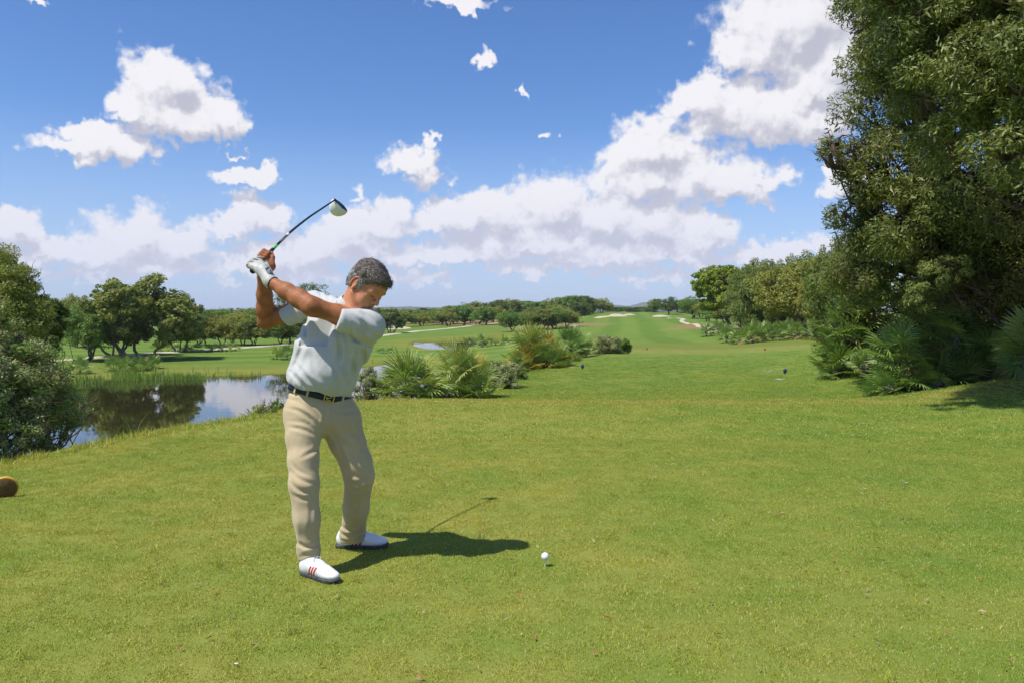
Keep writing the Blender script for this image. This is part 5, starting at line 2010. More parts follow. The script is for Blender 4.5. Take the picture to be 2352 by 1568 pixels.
M_armhair = simple_mat('arm_hair', (.16, .09, .05), .6)
for a_, b_ in ((ELL_, WRL), (ELR, WRR)):
    idx = np.flatnonzero(on_arm(a_, b_))
    sel = rng.choice(idx, 2600)
    P0, N0 = f_c[sel], f_n[sel]
    dr_ = nrm(b_ - a_) + rng.normal(size=(len(sel), 3)) * .5
    dr_ -= N0 * (dr_ * N0).sum(1, keepdims=True)
    dr_ /= np.linalg.norm(dr_, axis=1, keepdims=True)
    sdv_ = np.cross(dr_, N0) * .00028
    tip_ = P0 + dr_ * rng.uniform(.006, .014, (len(sel), 1)) + N0 * rng.uniform(.002, .007, (len(sel), 1))
    AV = np.stack([P0 - sdv_, P0 + sdv_, tip_], 1).reshape(-1, 3)
    oo = obj('arm_hair', mesh('arm_hair', AV - ORG, np.arange(len(AV)).reshape(-1, 3), M_armhair, False), golfer)
    oo['kind'] = 'stuff'

# ------------------------------------------------------------------ hair
hair = Field(HEADC - .17, HEADC + .19, .0035)
hair.ell(H(-.014, 0, .034), E3, np.array((.107, .0860, .0965)) * HS, .0)
hair.ell(H(-.050, 0, -.005), E3, np.array((.070, .078, .090)) * HS, .015)
hair.ell(H(.052, 0, .074), E3, np.array((.050, .062, .040)) * HS, .02)


def hairline(g):
    p = (g - HEADC) @ HM.T / HS
    x, y, z = p[..., 0], p[..., 1], p[..., 2]
    # positive = bare. front line, temples, around the ear, nape
    line = np.interp(x, [-.12, -.07, -.045, -.036, -.004, .002, .018, .028, .040, .060, .078, .11],
                     [-.078, -.074, -.055, .036, .036, -.020, -.026, .012, .040, .066, .076, .082])
    return (line - z) * HS


hair.put(lambda g: -hairline(g), HEADC - .2, HEADC + .2, .006, mode='cut')
hair.put(lambda g: (fbm(g * 60, 2, 40) * .008 + fbm(g * 25, 2, 41) * .007), HEADC - .2, HEADC + .2, 0, mode='off')
hv, hq = hair.mesh()
hv = relax(hv, hq, 1, .4)
p = (hv - HEADC) @ HM.T / HS
grey = np.clip(sstep(.055, -.01, p[:, 2]) * 1.1 + fbm(p * 40, 2, 50) * .7 * sstep(.09, .03, p[:, 2]), 0, 1)
mm, h, b, out = new_mat('hair')
g_ = h.n('ShaderNodeAttribute', attribute_name='grey').outputs['Fac']
tn = h.n('ShaderNodeAttribute', attribute_name='tint').outputs['Fac']
dk = h.mix(tn, (0.055, 0.043, 0.036, 1), (0.260, 0.210, 0.175, 1))
gr = h.mix(tn, (0.17, 0.165, 0.16, 1), (0.66, 0.64, 0.62, 1))
h.put(b.inputs['Base Color'], h.mix(g_, dk, gr))
b.inputs['Roughness'].default_value = .5
b.inputs['Specular IOR Level'].default_value = .35
M_hair = mm
hair_o = part('hair', hv, hq, M_hair, attrs={'grey': ('POINT', grey), 'tint': ('POINT', np.full(len(hv), .25))})
# strands combed back over the cap
rng = np.random.default_rng(9)
fc = hv[hq].mean(1)
fn = np.cross(hv[hq[:, 2]] - hv[hq[:, 0]], hv[hq[:, 3]] - hv[hq[:, 1]])
fn /= np.linalg.norm(fn, axis=1, keepdims=True) + 1e-9
sel = rng.integers(0, len(hq), 15000)
P0, N0 = fc[sel], fn[sel]
okm = ((P0 - HEADC) * N0).sum(1) > .03
P0, N0 = P0[okm], N0[okm]
n = len(P0)
comb = -hf * 1.0 + hu * -.15 + rng.normal(size=(n, 3)) * .35
comb = comb - N0 * (comb * N0).sum(1, keepdims=True)
comb /= np.linalg.norm(comb, axis=1, keepdims=True)
Ls = rng.uniform(.010, .026, n)[:, None]
loc_ = (P0 - HEADC) @ HM.T / HS
Ls = Ls * (1 + .5 * sstep(.03, .08, loc_[:, 2]))[:, None]
side_ = np.cross(comb, N0) * rng.uniform(.0005, .0010, (n, 1))
m1 = P0 + comb * Ls * .5 + N0 * (.0045 + rng.random((n, 1)) * .004)
m2 = P0 + comb * Ls + N0 * (.000 + rng.random((n, 1)) * .0045)
SV = np.stack([P0 - side_, P0 + side_, m1 + side_, m1 - side_, m2], 1).reshape(-1, 3)
i = np.arange(n)[:, None] * 5
gs = np.clip(sstep(.055, -.01, loc_[:, 2]) * 1.1 + fbm(loc_ * 40, 2, 50) * .7 * sstep(.09, .03, loc_[:, 2]) + rng.normal(size=n) * .12, 0, 1)
tt = rng.random(n) ** 1.3
st = obj('hair_strands', mesh('hair_strands', SV - ORG, [i + np.array([3, 2, 4]), i + np.array([0, 1, 2, 3])], M_hair, False,
                              attrs={'grey': ('POINT', np.repeat(gs, 5)), 'tint': ('POINT', np.repeat(tt, 5))}))
st.parent = hair_o
st['kind'] = 'stuff'
# eyebrows
for sd_ in (1, -1):
    g = Geo()
    for k in range(60):
        u = rng.random()
        a_ = H(.101 - .022 * u ** 1.5, sd_ * (.014 + .038 * u), .027 + .006 * math.sin(u * 3) + rng.normal() * .002)
        d_ = hl * sd_ * .008 - hf * .002 + hu * rng.normal() * .002
        g.tube([a_, a_ + d_ * .5 + hf * .0015, a_ + d_], [.0008, .0009, .0003], 3, cap=False)
    Vb, Fb, Tb = g.arrays()
    obj('eyebrow', mesh('eyebrow', Vb - ORG, Fb, M_hair, attrs={'grey': ('POINT', np.full(len(Vb), .1)), 'tint': ('POINT', np.full(len(Vb), .2))}), golfer)


# ------------------------------------------------------------------ clothes
def cloth_mat(name, c1, c2, rough=.85, weave=600, bump=.25, sheen=.2):
    m, h, b, out = new_mat(name)
    o_ = h.n('ShaderNodeTexCoord').outputs['Object']
    n1 = h.noise(o_, 7, 4, .6)
    n2 = h.noise(o_, weave, 2, .5)
    n3 = h.noise(o_, 38, 4, .6)
    h.put(b.inputs['Base Color'], h.mix(h.ramp(n1, .3, .7), (*c1, 1), (*c2, 1)))
    b.inputs['Roughness'].default_value = rough
    b.inputs['Specular IOR Level'].default_value = .2
    b.inputs['Sheen Weight'].default_value = sheen
    bp = h.n('ShaderNodeBump'); bp.inputs['Strength'].default_value = bump; bp.inputs['Distance'].default_value = .004
    h.put(bp.inputs['Height'], h.math('ADD', h.math('MULTIPLY', n3, .8), h.math('MULTIPLY', n2, .12)))
    h.link(bp.outputs[0], b.inputs['Normal'])
    return m


M_polo = cloth_mat('grey_polo_jersey', (0.49, 0.495, 0.48), (0.45, 0.455, 0.44))
M_chino = cloth_mat('beige_twill', (0.50, 0.400, 0.245), (0.45, 0.355, 0.215))


def ridges(g, ax, freq, amp, seed, sharp=1.6):
    """long folds running along ax"""
    ax = nrm(ax)
    p = g + (fbm(g * 6, 2, seed)[..., None]) * .05
    al = (p @ ax)[..., None] * ax
    q = (p - al) * freq + al * freq * .16
    v = vnoise(q, seed) * 2 + vnoise(q * 2.1, seed + 1) * .8
    return -amp * (1 - np.abs(v)).clip(0, 1) ** sharp


cu = nrm((.90, -.34, -.22))                         # across the chest
pu = nrm((.87, .46, -.26))                          # across the hips
S = [U_(736, 912, 4.33), U_(738, 868, 4.31), U_(753, 812, 4.30), U_(774, 766, 4.29), U_(783, 735, 4.285)]
uu = [pu, nrm(pu * .75 + cu * .25), nrm(pu * .45 + cu * .55), cu, cu]
rad = [(.165, .120), (.180, .145), (.182, .138), (.186, .126), (.148, .095)]
shirt = Field((-1.45, 3.9, .88), (-.55, 4.75, 1.52), .0055)
for i in range(4):
    shirt.oval(S[i], S[i + 1], uu[i], uu[i + 1], rad[i], rad[i + 1], .04)
# belly
shirt.ell(U_(742, 858, 4.24), np.stack([pu, nrm(np.cross(nrm(S[1] - S[0]), pu)), nrm(S[1] - S[0])]), (.150, .110, .110), .05)
# shoulders and yoke
shirt.cap(SHR + (.0, 0, -.002), U_(780, 722, 4.27), .068, .080, .04)
shirt.cap(SHL + (-.0, .0, -.005), U_(800, 730, 4.25), .072, .085, .04)
shirt.cap(nb + (0, 0, -.012), nb + (.0, 0, -.06), .074, .10, .03)
# left sleeve, across towards the arm
slc = U_(787, 736, 4.075)
shirt.cap(SHL + (.006, .0, -.004), SHL * .45 + slc * .55, .070, .064, .03)
shirt.cap(SHL * .45 + slc * .55, slc, .064, .062, .02)
# back bulge of the left shoulder and the drape under it
shirt.cap(SHL + (.010, .03, -.02), U_(818, 806, 4.28), .060, .062, .06)
shirt.cap(U_(816, 800, 4.27), U_(790, 868, 4.32), .062, .046, .05)
# right sleeve
src = U_(660, 727, 4.435)
shirt.cap(SHR, src, .066, .058, .03)
# folds
sl, g = shirt.sub((-2, 3, 0), (0, 6, 3))
near = np.abs(shirt.F[sl]) < .05
gg = g[near]
dl = np.linalg.norm(gg - SHL, axis=-1)
dr = np.linalg.norm(gg - SHR, axis=-1)
zz = gg[:, 2]
spine = nrm(S[3] - S[0])
cuffw = sstep(.045, .11, np.linalg.norm(gg - slc - nrm(ELL_ - SHL) * .02, axis=1)) * sstep(.045, .10, np.linalg.norm(gg - src - nrm(ELR - SHR) * .02, axis=1))
fo = creases(gg, [
    ZC((1600, 1050), (1700, 1150), (1830, 1290), (1960, 1400)), ZC((1540, 1060), (1620, 1200), (1740, 1330), (1890, 1460)),
    ZC((1500, 1090), (1560, 1250), (1660, 1400), (1850, 1490)), ZC((1720, 1010), (1830, 1080), (1970, 1220)), ZC((1530, 1400), (1640, 1385), (1750, 1420), (1870, 1500)) + [1.4],
    ZC((1400, 1330), (1420, 1500), (1400, 1640), (1340, 1900)), ZC((1510, 1400), (1525, 1600), (1480, 1850)), ZC((1630, 1410), (1650, 1600), (1590, 1850)),
    ZC((1740, 1470), (1750, 1600), (1690, 1760)), ZC((1505, 985), (1512, 1130), (1545, 1290)) + [.7], ZC((1330, 830), (1340, 900), (1400, 960)), ZC((1120, 720), (1180, 800), (1190, 900)), ZC((1210, 730), (1260, 820), (1270, 920)),
    ZC((700, 930), (760, 1010), (800, 1110)), ZC((780, 880), (860, 980), (900, 1100)), ZC((900, 1020), (950, 1150), (960, 1400)) + [1.2],
    ZB((1290, 180), (1300, 330), (1330, 450), (1335, 540)), ZB((1350, 220), (1375, 380), (1350, 520)), ZB((1410, 230), (1440, 310), (1405, 430)), ZB((1250, 350), (1290, 470), (1275, 545)),
    ZB((1110, 130), (1075, 240), (1025, 360), (990, 430)), ZB((1000, 400), (1060, 465), (1135, 530)), ZB((1030, 350), (1100, 440), (1190, 510)), ZB((1080, 420), (1160, 500), (1230, 535)),
    ZB((1150, 60), (1160, 160), (1140, 260)) + [.7], ZB((1240, 90), (1235, 200), (1210, 300)) + [.7], ZB((1120, 280), (1150, 400), (1220, 470)) + [.6], ZB((1430, 90), (1450, 170), (1440, 260)) + [.6],
], 3.8, .0075)
fo += ridges(gg, nrm(spine + cu * .25), 16, .0025, 60, 1.6) * (.4 + .6 * sstep(1.36, 1.05, zz))
fo += ridges(gg, spine, 26, .004, 66, 1.8) * np.exp(-((zz - .99) / .05) ** 2)
fo *= (.15 + .85 * cuffw)
shirt.F[sl][near] += -fo - .001 * cuffw


def plane_cut(f, p0, n0, lo, hi, k=.004):
    n0 = nrm(n0)
    f.put(lambda g_: -((g_ - p0) @ n0), lo, hi, k, m=0, mode='cut')


# open the sleeves: flat cuff, hollow inside
ad = nrm(ELL_ - SHL)
cpl = slc + ad * .022
plane_cut(shirt, cpl, ad, cpl - .16 + ad * .08, cpl + .16 + ad * .08)
ad2 = nrm(ELR - SHR)
cpr = src + ad2 * .018
plane_cut(shirt, cpr, nrm(ad2 + np.array((0, 0, -.25))), cpr - .13 + ad2 * .07, cpr + .13 + ad2 * .07)
P0_ = U_(736, 905, 4.33)
# hem: cut below the belt line
bn = nrm(np.cross(pu, np.array((.47, -.88, -.10))))
if bn[2] < 0: bn = -bn
hem = P0_ + bn * .0245
shirt.put(lambda g_: ((g_ - hem) @ bn) + .006 * np.sin((g_ @ pu) * 40), (-2, 3.5, .7), (0, 5, 1.2), .004, m=0, mode='cut')
# neck opening
nd_ = nrm(H(-.03, 0, -.05) - nb)
shirt.cap(nb - nd_ * .01, nb + nd_ * .10, .060, .066, .006, mode='cut')
V, Q = shirt.mesh()
V = relax(V, Q, 2, .4)
part('polo_shirt', V, Q, M_polo)
# cuff bands on the sleeves
for c0, dd, r_ in ((cpl - ad * .012, ad, .0655), (cpr - ad2 * .012, ad2, .0600)):
    g = Geo()
    g.tube([c0 - dd * .001, c0 + dd * .0005], [r_ * .985, r_ * .985], 4, cap=False)
# collar: a folded band that stands at the nape and falls open in front
g = Geo()
e1 = nrm(np.cross(nd_, np.array((0, 1, .2)))); e2 = np.cross(nd_, e1)
for layer, (r0, r1, z0, z1) in enumerate(((.066, .070, .012, .052), (.074, .092, .052, .016))):
    m_ = 44
    a = np.linspace(-2.75, 2.75, m_)
    # angle measured from the nape
    back = nrm(-hf - nd_ * (-hf @ nd_))
    sdv = np.cross(nd_, back)
    rows = []
    for f in np.linspace(0, 1, 5):
        rr = r0 + (r1 - r0) * f
        zz_ = z0 + (z1 - z0) * f
        drop = -.020 * sstep(1.2, 2.75, np.abs(a)) - .03 * f * layer * sstep(1.9, 2.6, np.abs(a))
        rows.append(nb + np.outer(np.cos(a), back) * rr + np.outer(np.sin(a), sdv) * rr + np.outer(zz_ + drop, nd_))
    Vv = np.stack(rows, 1).reshape(-1, 3)
    i = (np.arange(m_ - 1) * 5)[:, None]; j = np.arange(4)
    g.add(Vv, np.stack([i + j, i + j + 1, i + j + 6, i + j + 5], -1).reshape(-1, 4))
co = obj('collar', g.mesh('collar', M_polo, xf=Matrix.Translation(Vector(-ORG))), golfer)
sm = co.modifiers.new('thickness', 'SOLIDIFY'); sm.thickness = .003

# trousers
tr = Field((-1.50, 3.85, .03), (-.55, 4.80, 1.12), .0066)
tr.oval(P0_ + bn * .01, U_(738, 955, 4.33), pu, pu, (.172, .125), (.184, .136), .03, ends=.35)
tr.chain([U_(702, 958, 4.26), U_(696, 1000, 4.21), U_(697, 1055, 4.16)], [.098, .084, .078], .05)
tr.chain([U_(697, 1055, 4.16), U_(698, 1110, 4.12), U_(704, 1190, 4.11), U_(709, 1262, 4.12), U_(711, 1284, 4.12)], [.078, .075, .070, .056, .055], .03)
tr.chain([U_(778, 962, 4.38), U_(796, 1010, 4.36), U_(819, 1062, 4.36)], [.102, .092, .085], .05)
tr.chain([U_(818, 1062, 4.36), U_(825, 1092, 4.37), U_(818, 1165, 4.46), U_(810, 1222, 4.575), U_(809, 1239, 4.60)], [.085, .081, .072, .070, .074], .03)
tr.cap(U_(698, 950, 4.26), U_(784, 962, 4.34), .100, .104, .05)
sl, g = tr.sub((-2, 3, 0), (0, 6, 3))
near = np.abs(tr.F[sl]) < .05
gg = g[near]
zz = gg[:, 2]
legs_r = np.linalg.norm((gg - U_(704, 1190, 4.12))[:, :2], axis=1) < np.linalg.norm((gg - U_(818, 1165, 4.46))[:, :2], axis=1)
cr = U_(738, 985, 4.25)
dc = np.linalg.norm(gg - cr, axis=1)
fo = creases(gg, [
    ZB((985, 505), (1010, 525), (1065, 535)) + [.8], ZB((975, 555), (1060, 590), (1150, 660), (1195, 745)), ZB((970, 615), (1060, 640), (1140, 700), (1185, 760)),
    ZB((980, 690), (1080, 705), (1140, 745), (1180, 775)) + [.6], ZB((990, 730), (1080, 748), (1160, 785)), ZB((1000, 545), (1100, 590), (1180, 690)) + [.5],
    ZB((1205, 590), (1206, 680), (1196, 760)) + [.8], ZB((1215, 700), (1290, 800), (1400, 900), (1495, 990)) + [.9], ZB((1225, 740), (1290, 850), (1335, 970)), ZB((1240, 670), (1330, 750), (1450, 800)) + [.7],
    ZB((1215, 640), (1320, 720), (1460, 850)) + [.6], ZB((1290, 640), (1400, 636)) + [.8], ZB((1250, 770), (1360, 900), (1460, 990)) + [.8],
    ZB((1000, 990), (1070, 1050), (1160, 1075)), ZB((995, 1060), (1060, 1112), (1130, 1120)) + [1.2], ZB((1175, 850), (1120, 885), (1050, 920)) + [.8], ZB((1000, 930), (1040, 990), (1110, 1020)) + [.7],
    ZB((1000, 1130), (1080, 1160), (1150, 1150)) + [.6], ZB((1030, 1410), (1090, 1447), (1178, 1438)) + [1.2], ZB((1040, 1512), (1100, 1490), (1175, 1462)) + [.7], ZB((1000, 1250), (1018, 1350), (1040, 1440)),
    ZB((1122, 1090), (1122, 1250), (1112, 1400)) + [.6], ZB((1330, 1050), (1400, 1068), (1490, 1010)) + [1.1], ZB((1340, 1100), (1410, 1112), (1480, 1075)),
    ZB((1345, 990), (1400, 1030), (1470, 1040)) + [.7], ZB((1385, 1120), (1390, 1240), (1385, 1340)) + [.6], ZB((1285, 1350), (1350, 1385), (1450, 1340)) + [1.1], ZB((1290, 1300), (1330, 1340), (1400, 1350)), ZB((1295, 1405), (1370, 1412), (1448, 1380)) + [.7],
    ZB((988, 800), (1000, 950), (1010, 1100)) + [.5], ZB((1012, 1150), (1020, 1280), (1035, 1400)) + [.5],
], 3.2, .0062)
fo += ridges(gg, (0.12, 0, 1), 15, .0022, 74, 1.6)
tr.F[sl][near] += -fo - .001
# hems
hr_ = U_(711, 1290, 4.12); hl_ = U_(809, 1240, 4.60)
tr.put(lambda g_: (g_[..., 2] - (hr_[2] + .02 * (hr_[0] - g_[..., 0]) / .1 * -1)), (-1.6, 3.8, -.1), (-.9, 4.34, hr_[2] + .05), .004, m=0, mode='cut')
tr.put(lambda g_: (g_[..., 2] - hl_[2]), (-1.3, 4.36, -.1), (-.5, 4.9, hl_[2] + .05), .004, m=0, mode='cut')
tr.cap(hr_ - (0, 0, .05), hr_ + (0, 0, .03), .052, .050, .004, mode='cut')
tr.cap(hl_ - (0, 0, .05), hl_ + (0, 0, .03), .060, .058, .004, mode='cut')
# waist edge just over the belt
tr.put(lambda g_: -((g_ - (P0_ + bn * .034)) @ bn), (-2, 3.5, .8), (0, 5, 1.4), .003, m=0, mode='cut')
V, Q = tr.mesh()
V = relax(V, Q, 2, .4)
trousers = part('trousers', V, Q, M_chino)

# belt: oval ring following the waist
M_belt = simple_mat('navy_leather', (0.012, 0.018, 0.040), .45, .4, nscale=80, bump=.2, col2=(0.008, 0.011, 0.022))
M_brass = simple_mat('brass_buckle', (0.62, 0.50, 0.20), .3, .5, metal=1.0, nscale=30, col2=(0.5, 0.4, 0.16))
pv = np.cross(bn, pu)
if pv[1] > 0: pv = -pv                                   # towards the front


def waist(a, r=0.0, z=0.0):
    return P0_ + bn * (.010 + z) + pu * (.1775 + r) * math.cos(a) + pv * (.1315 + r) * math.sin(a)


g = Geo()
aa_ = np.linspace(0, 2 * np.pi, 73)
rows = [[waist(a, r, z) for a in aa_] for r, z in ((0, -.019), (.004, -.018), (.0045, .018), (0, .019))]
Vv = np.array(rows).transpose(1, 0, 2).reshape(-1, 3)
i = (np.arange(72) * 4)[:, None]; j = np.arange(3)
g.add(Vv, np.stack([i + j, i + 4 + j, i + 5 + j, i + j + 1], -1).reshape(-1, 4))
belt = obj('belt', g.mesh('belt', M_belt, xf=Matrix.Translation(Vector(-ORG))), golfer)
# belt loops
for a in (.55, 1.02, 2.15, 2.62):
    g = Geo()
    g.box(waist(a, .006), (.011, .004, .046), M=np.stack([nrm(waist(a + .02) - waist(a)), nrm(waist(a, .1) - waist(a)), bn], 1))
    lo_ = obj('belt_loop', g.mesh('belt_loop', M_chino, xf=Matrix.Translation(Vector(-ORG)), smooth=False), trousers)
# buckle: open frame with a monogram inside
ab = 1.50
bx, bo = nrm(waist(ab - .02) - waist(ab)), nrm(waist(ab, .1) - waist(ab))
bc = waist(ab, .010)
g = Geo()
BM = np.stack([bx, bo, bn], 1)
for dx_, dz_, w_, h_ in ((-.026, 0, .007, .040), (.026, 0, .007, .040), (0, .018, .052, .005), (0, -.018, .052, .005)):
    g.box(bc + bx * dx_ + bn * dz_, (w_, .004, h_), M=BM)
sw = [(-.010, .010), (.004, .014), (.013, .008), (.006, .001), (-.008, -.002), (-.015, .002), (-.012, -.006), (0, -.012), (.012, -.011)]
g.tube([bc + bx * a + bn * c for a, c in catmull(sw, 4)], .0023, 6)
bk = obj('buckle', g.mesh('buckle', M_brass, xf=Matrix.Translation(Vector(-ORG)), smooth=False), belt)

# ------------------------------------------------------------------ glove
gl = Field(np.minimum(WRL, SHAFT[0]) - .07, np.maximum(WRL, grip(.14)) + .06, .003)
hands(gl, .0028, 'left')
wd = nrm(WRL - ELL_)
gl.cap(WRL - wd * .020, WRL + wd * .01, .0345, .0345, .01)
plane_cut(gl, WRL - wd * .022, -wd, WRL - .08 - wd * .10, WRL + .08 - wd * .06)
V, Q = gl.mesh()
V = relax(V, Q, 1, .3)
mm, h, b, out = new_mat('white_leather_glove')
o_ = h.n('ShaderNodeTexCoord').outputs['Object']
gc = grip(.07) + np.array((-.016, -.03, .012)) - ORG
dd = h.vmath('SUBTRACT', o_, tuple(gc))
al = h.vmath('DOT_PRODUCT', dd, tuple(nrm(WRL - (gc + ORG))))
ac = h.vmath('DOT_PRODUCT', dd, tuple(GD))
nzg = h.noise(o_, 60, 3, .6)
col = h.mix(h.ramp(nzg, .3, .7), (0.46, 0.47, 0.44, 1), (0.34, 0.35, 0.32, 1))
band = h.math('MULTIPLY', h.math('GREATER_THAN', al, -.020), h.math('LESS_THAN', al, .014))
strp = h.math('GREATER_THAN', h.math('SINE', h.math('MULTIPLY', ac, 2 * math.pi / .024)), -.25)
col = h.mix(h.math('MULTIPLY', band, strp), col, (0.07, 0.075, 0.08, 1))
yl = h.math('MULTIPLY', h.math('GREATER_THAN', al, .014), h.math('LESS_THAN', al, .0175))
col = h.mix(yl, col, (0.55, 0.36, 0.04, 1))
h.put(b.inputs['Base Color'], col)
b.inputs['Roughness'].default_value = .55
bp = h.n('ShaderNodeBump'); bp.inputs['Strength'].default_value = .5; bp.inputs['Distance'].default_value = .003
h.link(nzg, bp.inputs['Height']); h.link(bp.outputs[0], b.inputs['Normal'])
glove = part('glove', V, Q, mm)
# dark wrist edge and closing tab with a pale mark
g = Geo()
wu = nrm(np.cross(wd, (0, 0, 1.0))); wv_ = np.cross(wd, wu)
ring = [WRL - wd * .021 + (wu * math.cos(a) + wv_ * math.sin(a)) * .0352 for a in np.linspace(0, 2 * np.pi, 25)]
g.tube(ring, .0028, 5)
obj('wrist_edge', g.mesh('wrist_edge', M_belt, xf=Matrix.Translation(Vector(-ORG))), glove)
tabc = U_(618, 623, 4.178)
tx = nrm(U_(622, 631, 4.2) - U_(613, 614, 4.215)); to = nrm(np.array((.25, -1, .25)) - tx * (np.array((.25, -1, .25)) @ tx)); ty = np.cross(to, tx)
g = Geo(); g.box(tabc + to * -.002, (.046, .022, .010), M=np.stack([tx, ty, to], 1))
tab = obj('closing_tab', g.mesh('closing_tab', M_belt, xf=Matrix.Translation(Vector(-ORG)), smooth=False), glove)
M_white = simple_mat('white_print', (0.8, 0.8, 0.8), .5, .3, nscale=20, col2=(0.7, 0.7, 0.7))

g = Geo()
mk_ = [(-.011, .004), (-.004, .0065), (.0, .002), (-.006, -.002), (.0, -.006), (.008, -.006), (.011, -.001), (.006, .004)]
g.tube([tabc + to * .0036 + tx * a + ty * c for a, c in catmull(mk_, 4)], .0015, 5)
obj('tab_mark', g.mesh('tab_mark', M_white, xf=Matrix.Translation(Vector(-ORG))), tab)

# ------------------------------------------------------------------ shoes
M_sole = simple_mat('dark_sole', (0.030, 0.032, 0.042), .6, .3, nscale=60, bump=.3, col2=(0.10, 0.10, 0.12))
M_lace = simple_mat('laces', (0.62, 0.62, 0.68), .8, .2, nscale=200, col2=(0.5, 0.5, 0.56))
mm, h, b, out = new_mat('white_shoe_leather')
o_ = h.n('ShaderNodeTexCoord').outputs['Object']
x_, y_, z_ = h.xyz(o_)
n_ = h.noise(o_, 40, 4, .6)
col = h.mix(h.ramp(n_, .35, .75), (0.80, 0.80, 0.80, 1), (0.72, 0.71, 0.69, 1))
sx = h.math('SUBTRACT', x_, h.math('MULTIPLY', z_, .55))
red = None
for k in range(3):
    c0 = .088 + .021 * k
    bnd = h.math('MULTIPLY', h.math('GREATER_THAN', sx, c0 - .0065), h.math('LESS_THAN', sx, c0 + .0065))
    red = bnd if red is None else h.math('MAXIMUM', red, bnd)
red = h.math('MULTIPLY', red, h.math('LESS_THAN', z_, .076))
red = h.math('MULTIPLY', red, h.math('GREATER_THAN', h.math('ABSOLUTE', y_), .016))
col = h.mix(red, col, (0.50, 0.018, 0.020, 1))
seam = h.math('LESS_THAN', h.math('ABSOLUTE', h.math('SUBTRACT', h.math('ADD', x_, h.math('MULTIPLY', z_, .35)), .195)), .0011)
col = h.mix(h.math('MULTIPLY', seam, .6), col, (0.25, 0.25, 0.27, 1))
h.put(b.inputs['Base Color'], col)
b.inputs['Roughness'].default_value = .35
b.inputs['Specular IOR Level'].default_value = .5
M_shoe = mm


def shoe_parts():
    f = Field((-.03, -.08, -.01), (.33, .08, .16), .0045)
    I = np.eye(3)
    f.ell((.246, 0, .038), I, (.060, .042, .027), .03)
    f.ell((.180, .002, .048), I, (.070, .043, .040), .03)
    f.ell((.110, 0, .058), I, (.070, .038, .046), .03)
    f.ell((.045, 0, .056), I, (.045, .036, .050), .03)
    f.cap((.055, 0, .06), (.060, 0, .105), .036, .037, .02)
    f.cap((.100, 0, .075), (.150, 0, .072), .030, .028, .03)
    f.put(lambda g_: g_[..., 2] - .016, (-.1, -.1, -.1), (.4, .1, .05), .004, m=0, mode='cut')
    f.cap((.062, 0, .095), (.064, 0, .14), .026, .030, .006, mode='cut')
    V, Q = f.mesh()
    up = mesh('upper', relax(V, Q, 1, .4), Q, M_shoe)
    # sole outline
    g = Geo()
    a = np.linspace(0, 2 * np.pi, 41)[:-1]
    xs = .153 + .158 * np.cos(a)
    wy = .036 + .013 * sstep(.12, .24, xs) - .004 * np.exp(-((xs - .11) / .03) ** 2)
    ys = np.sign(np.sin(a)) * np.abs(np.sin(a)) ** .75 * wy
    rows = []
    for z, s in ((.0, .93), (.004, 1.0), (.017, 1.015), (.021, .99)):
        heel = np.where(xs < .085, 1.0, 0.0)
        arch = .006 * np.exp(-((xs - .115) / .022) ** 2) * (z < .01)
        lift = .012 * sstep(.26, .32, xs) * (1 if z < .02 else .6)
        rows.append(np.stack([.153 + (xs - .153) * s, ys * s, z + arch + lift], 1))
    rows.append(np.tile([[.153, 0, .021]], (40, 1)))
    rows.insert(0, np.tile([[.153, 0, .0]], (40, 1)))
    Vv = np.array(rows).reshape(-1, 3)
    k = 40
    i0 = np.arange(5)[:, None] * k + np.arange(k); i1 = np.arange(5)[:, None] * k + (np.arange(k) + 1) % k
    g.add(Vv, np.stack([i0, i1, i1 + k, i0 + k], -1).reshape(-1, 4))
    so = g.mesh('sole', M_sole)
    g = Geo()
    for q in range(4):
        x = .128 + .017 * q
        z = .1075 - .0070 * q
        for s in (1, -1):
            g.tube(catmull([(x, -.022 * s, z - .014), (x + .006, -.010 * s, z - .001), (x + .010, 0, z + .002), (x + .014, .012 * s, z - .004), (x + .016, .022 * s, z - .015)], 3), .0026, 5)
    for s in (1, -1):
        g.tube(catmull([(.130, 0, .110), (.126, .014 * s, .116), (.138, .028 * s, .104), (.146, .010 * s, .104)], 4), .0024, 5)
        g.tube([(.130, 0, .110), (.150, .024 * s, .094), (.160, .038 * s, .078)], .0022, 5)
    la = g.mesh('laces', M_lace)
    return up, so, la


SH = shoe_parts()
for loc_s, dir_s, lab in ((U_(702, 1321, 4.105), (.84, -.54), 'near shoe'), (U_(786, 1258, 4.60), (1.0, .02), 'far shoe')):
    dn = nrm((*dir_s, 0))
    o = obj('shoe', SH[0], golfer)
    o.location = (loc_s[0] - ORG[0] - dn[0] * .035, loc_s[1] - ORG[1] - dn[1] * .035, zg(loc_s[0], loc_s[1]) + .002)
    o.rotation_euler = (0, 0, math.atan2(dn[1], dn[0]))
    o.scale = (.90, .92, .95) if lab == 'near shoe' else (1.0, 1.0, 1.0)
    obj('sole', SH[1], o)
    obj('laces', SH[2], o)
# ankle in white sock
M_sock = cloth_mat('white_sock', (.7, .7, .7), (.62, .62, .62))
for a_, nm in ((ANR, 'r'), (ANL, 'l')):
    g = Geo(); g.tube([a_ + (0, 0, .04), a_ - (0, 0, .015)], [.032, .030], 14)
    obj('sock', g.mesh('sock', M_sock, xf=Matrix.Translation(Vector(-ORG))), golfer)

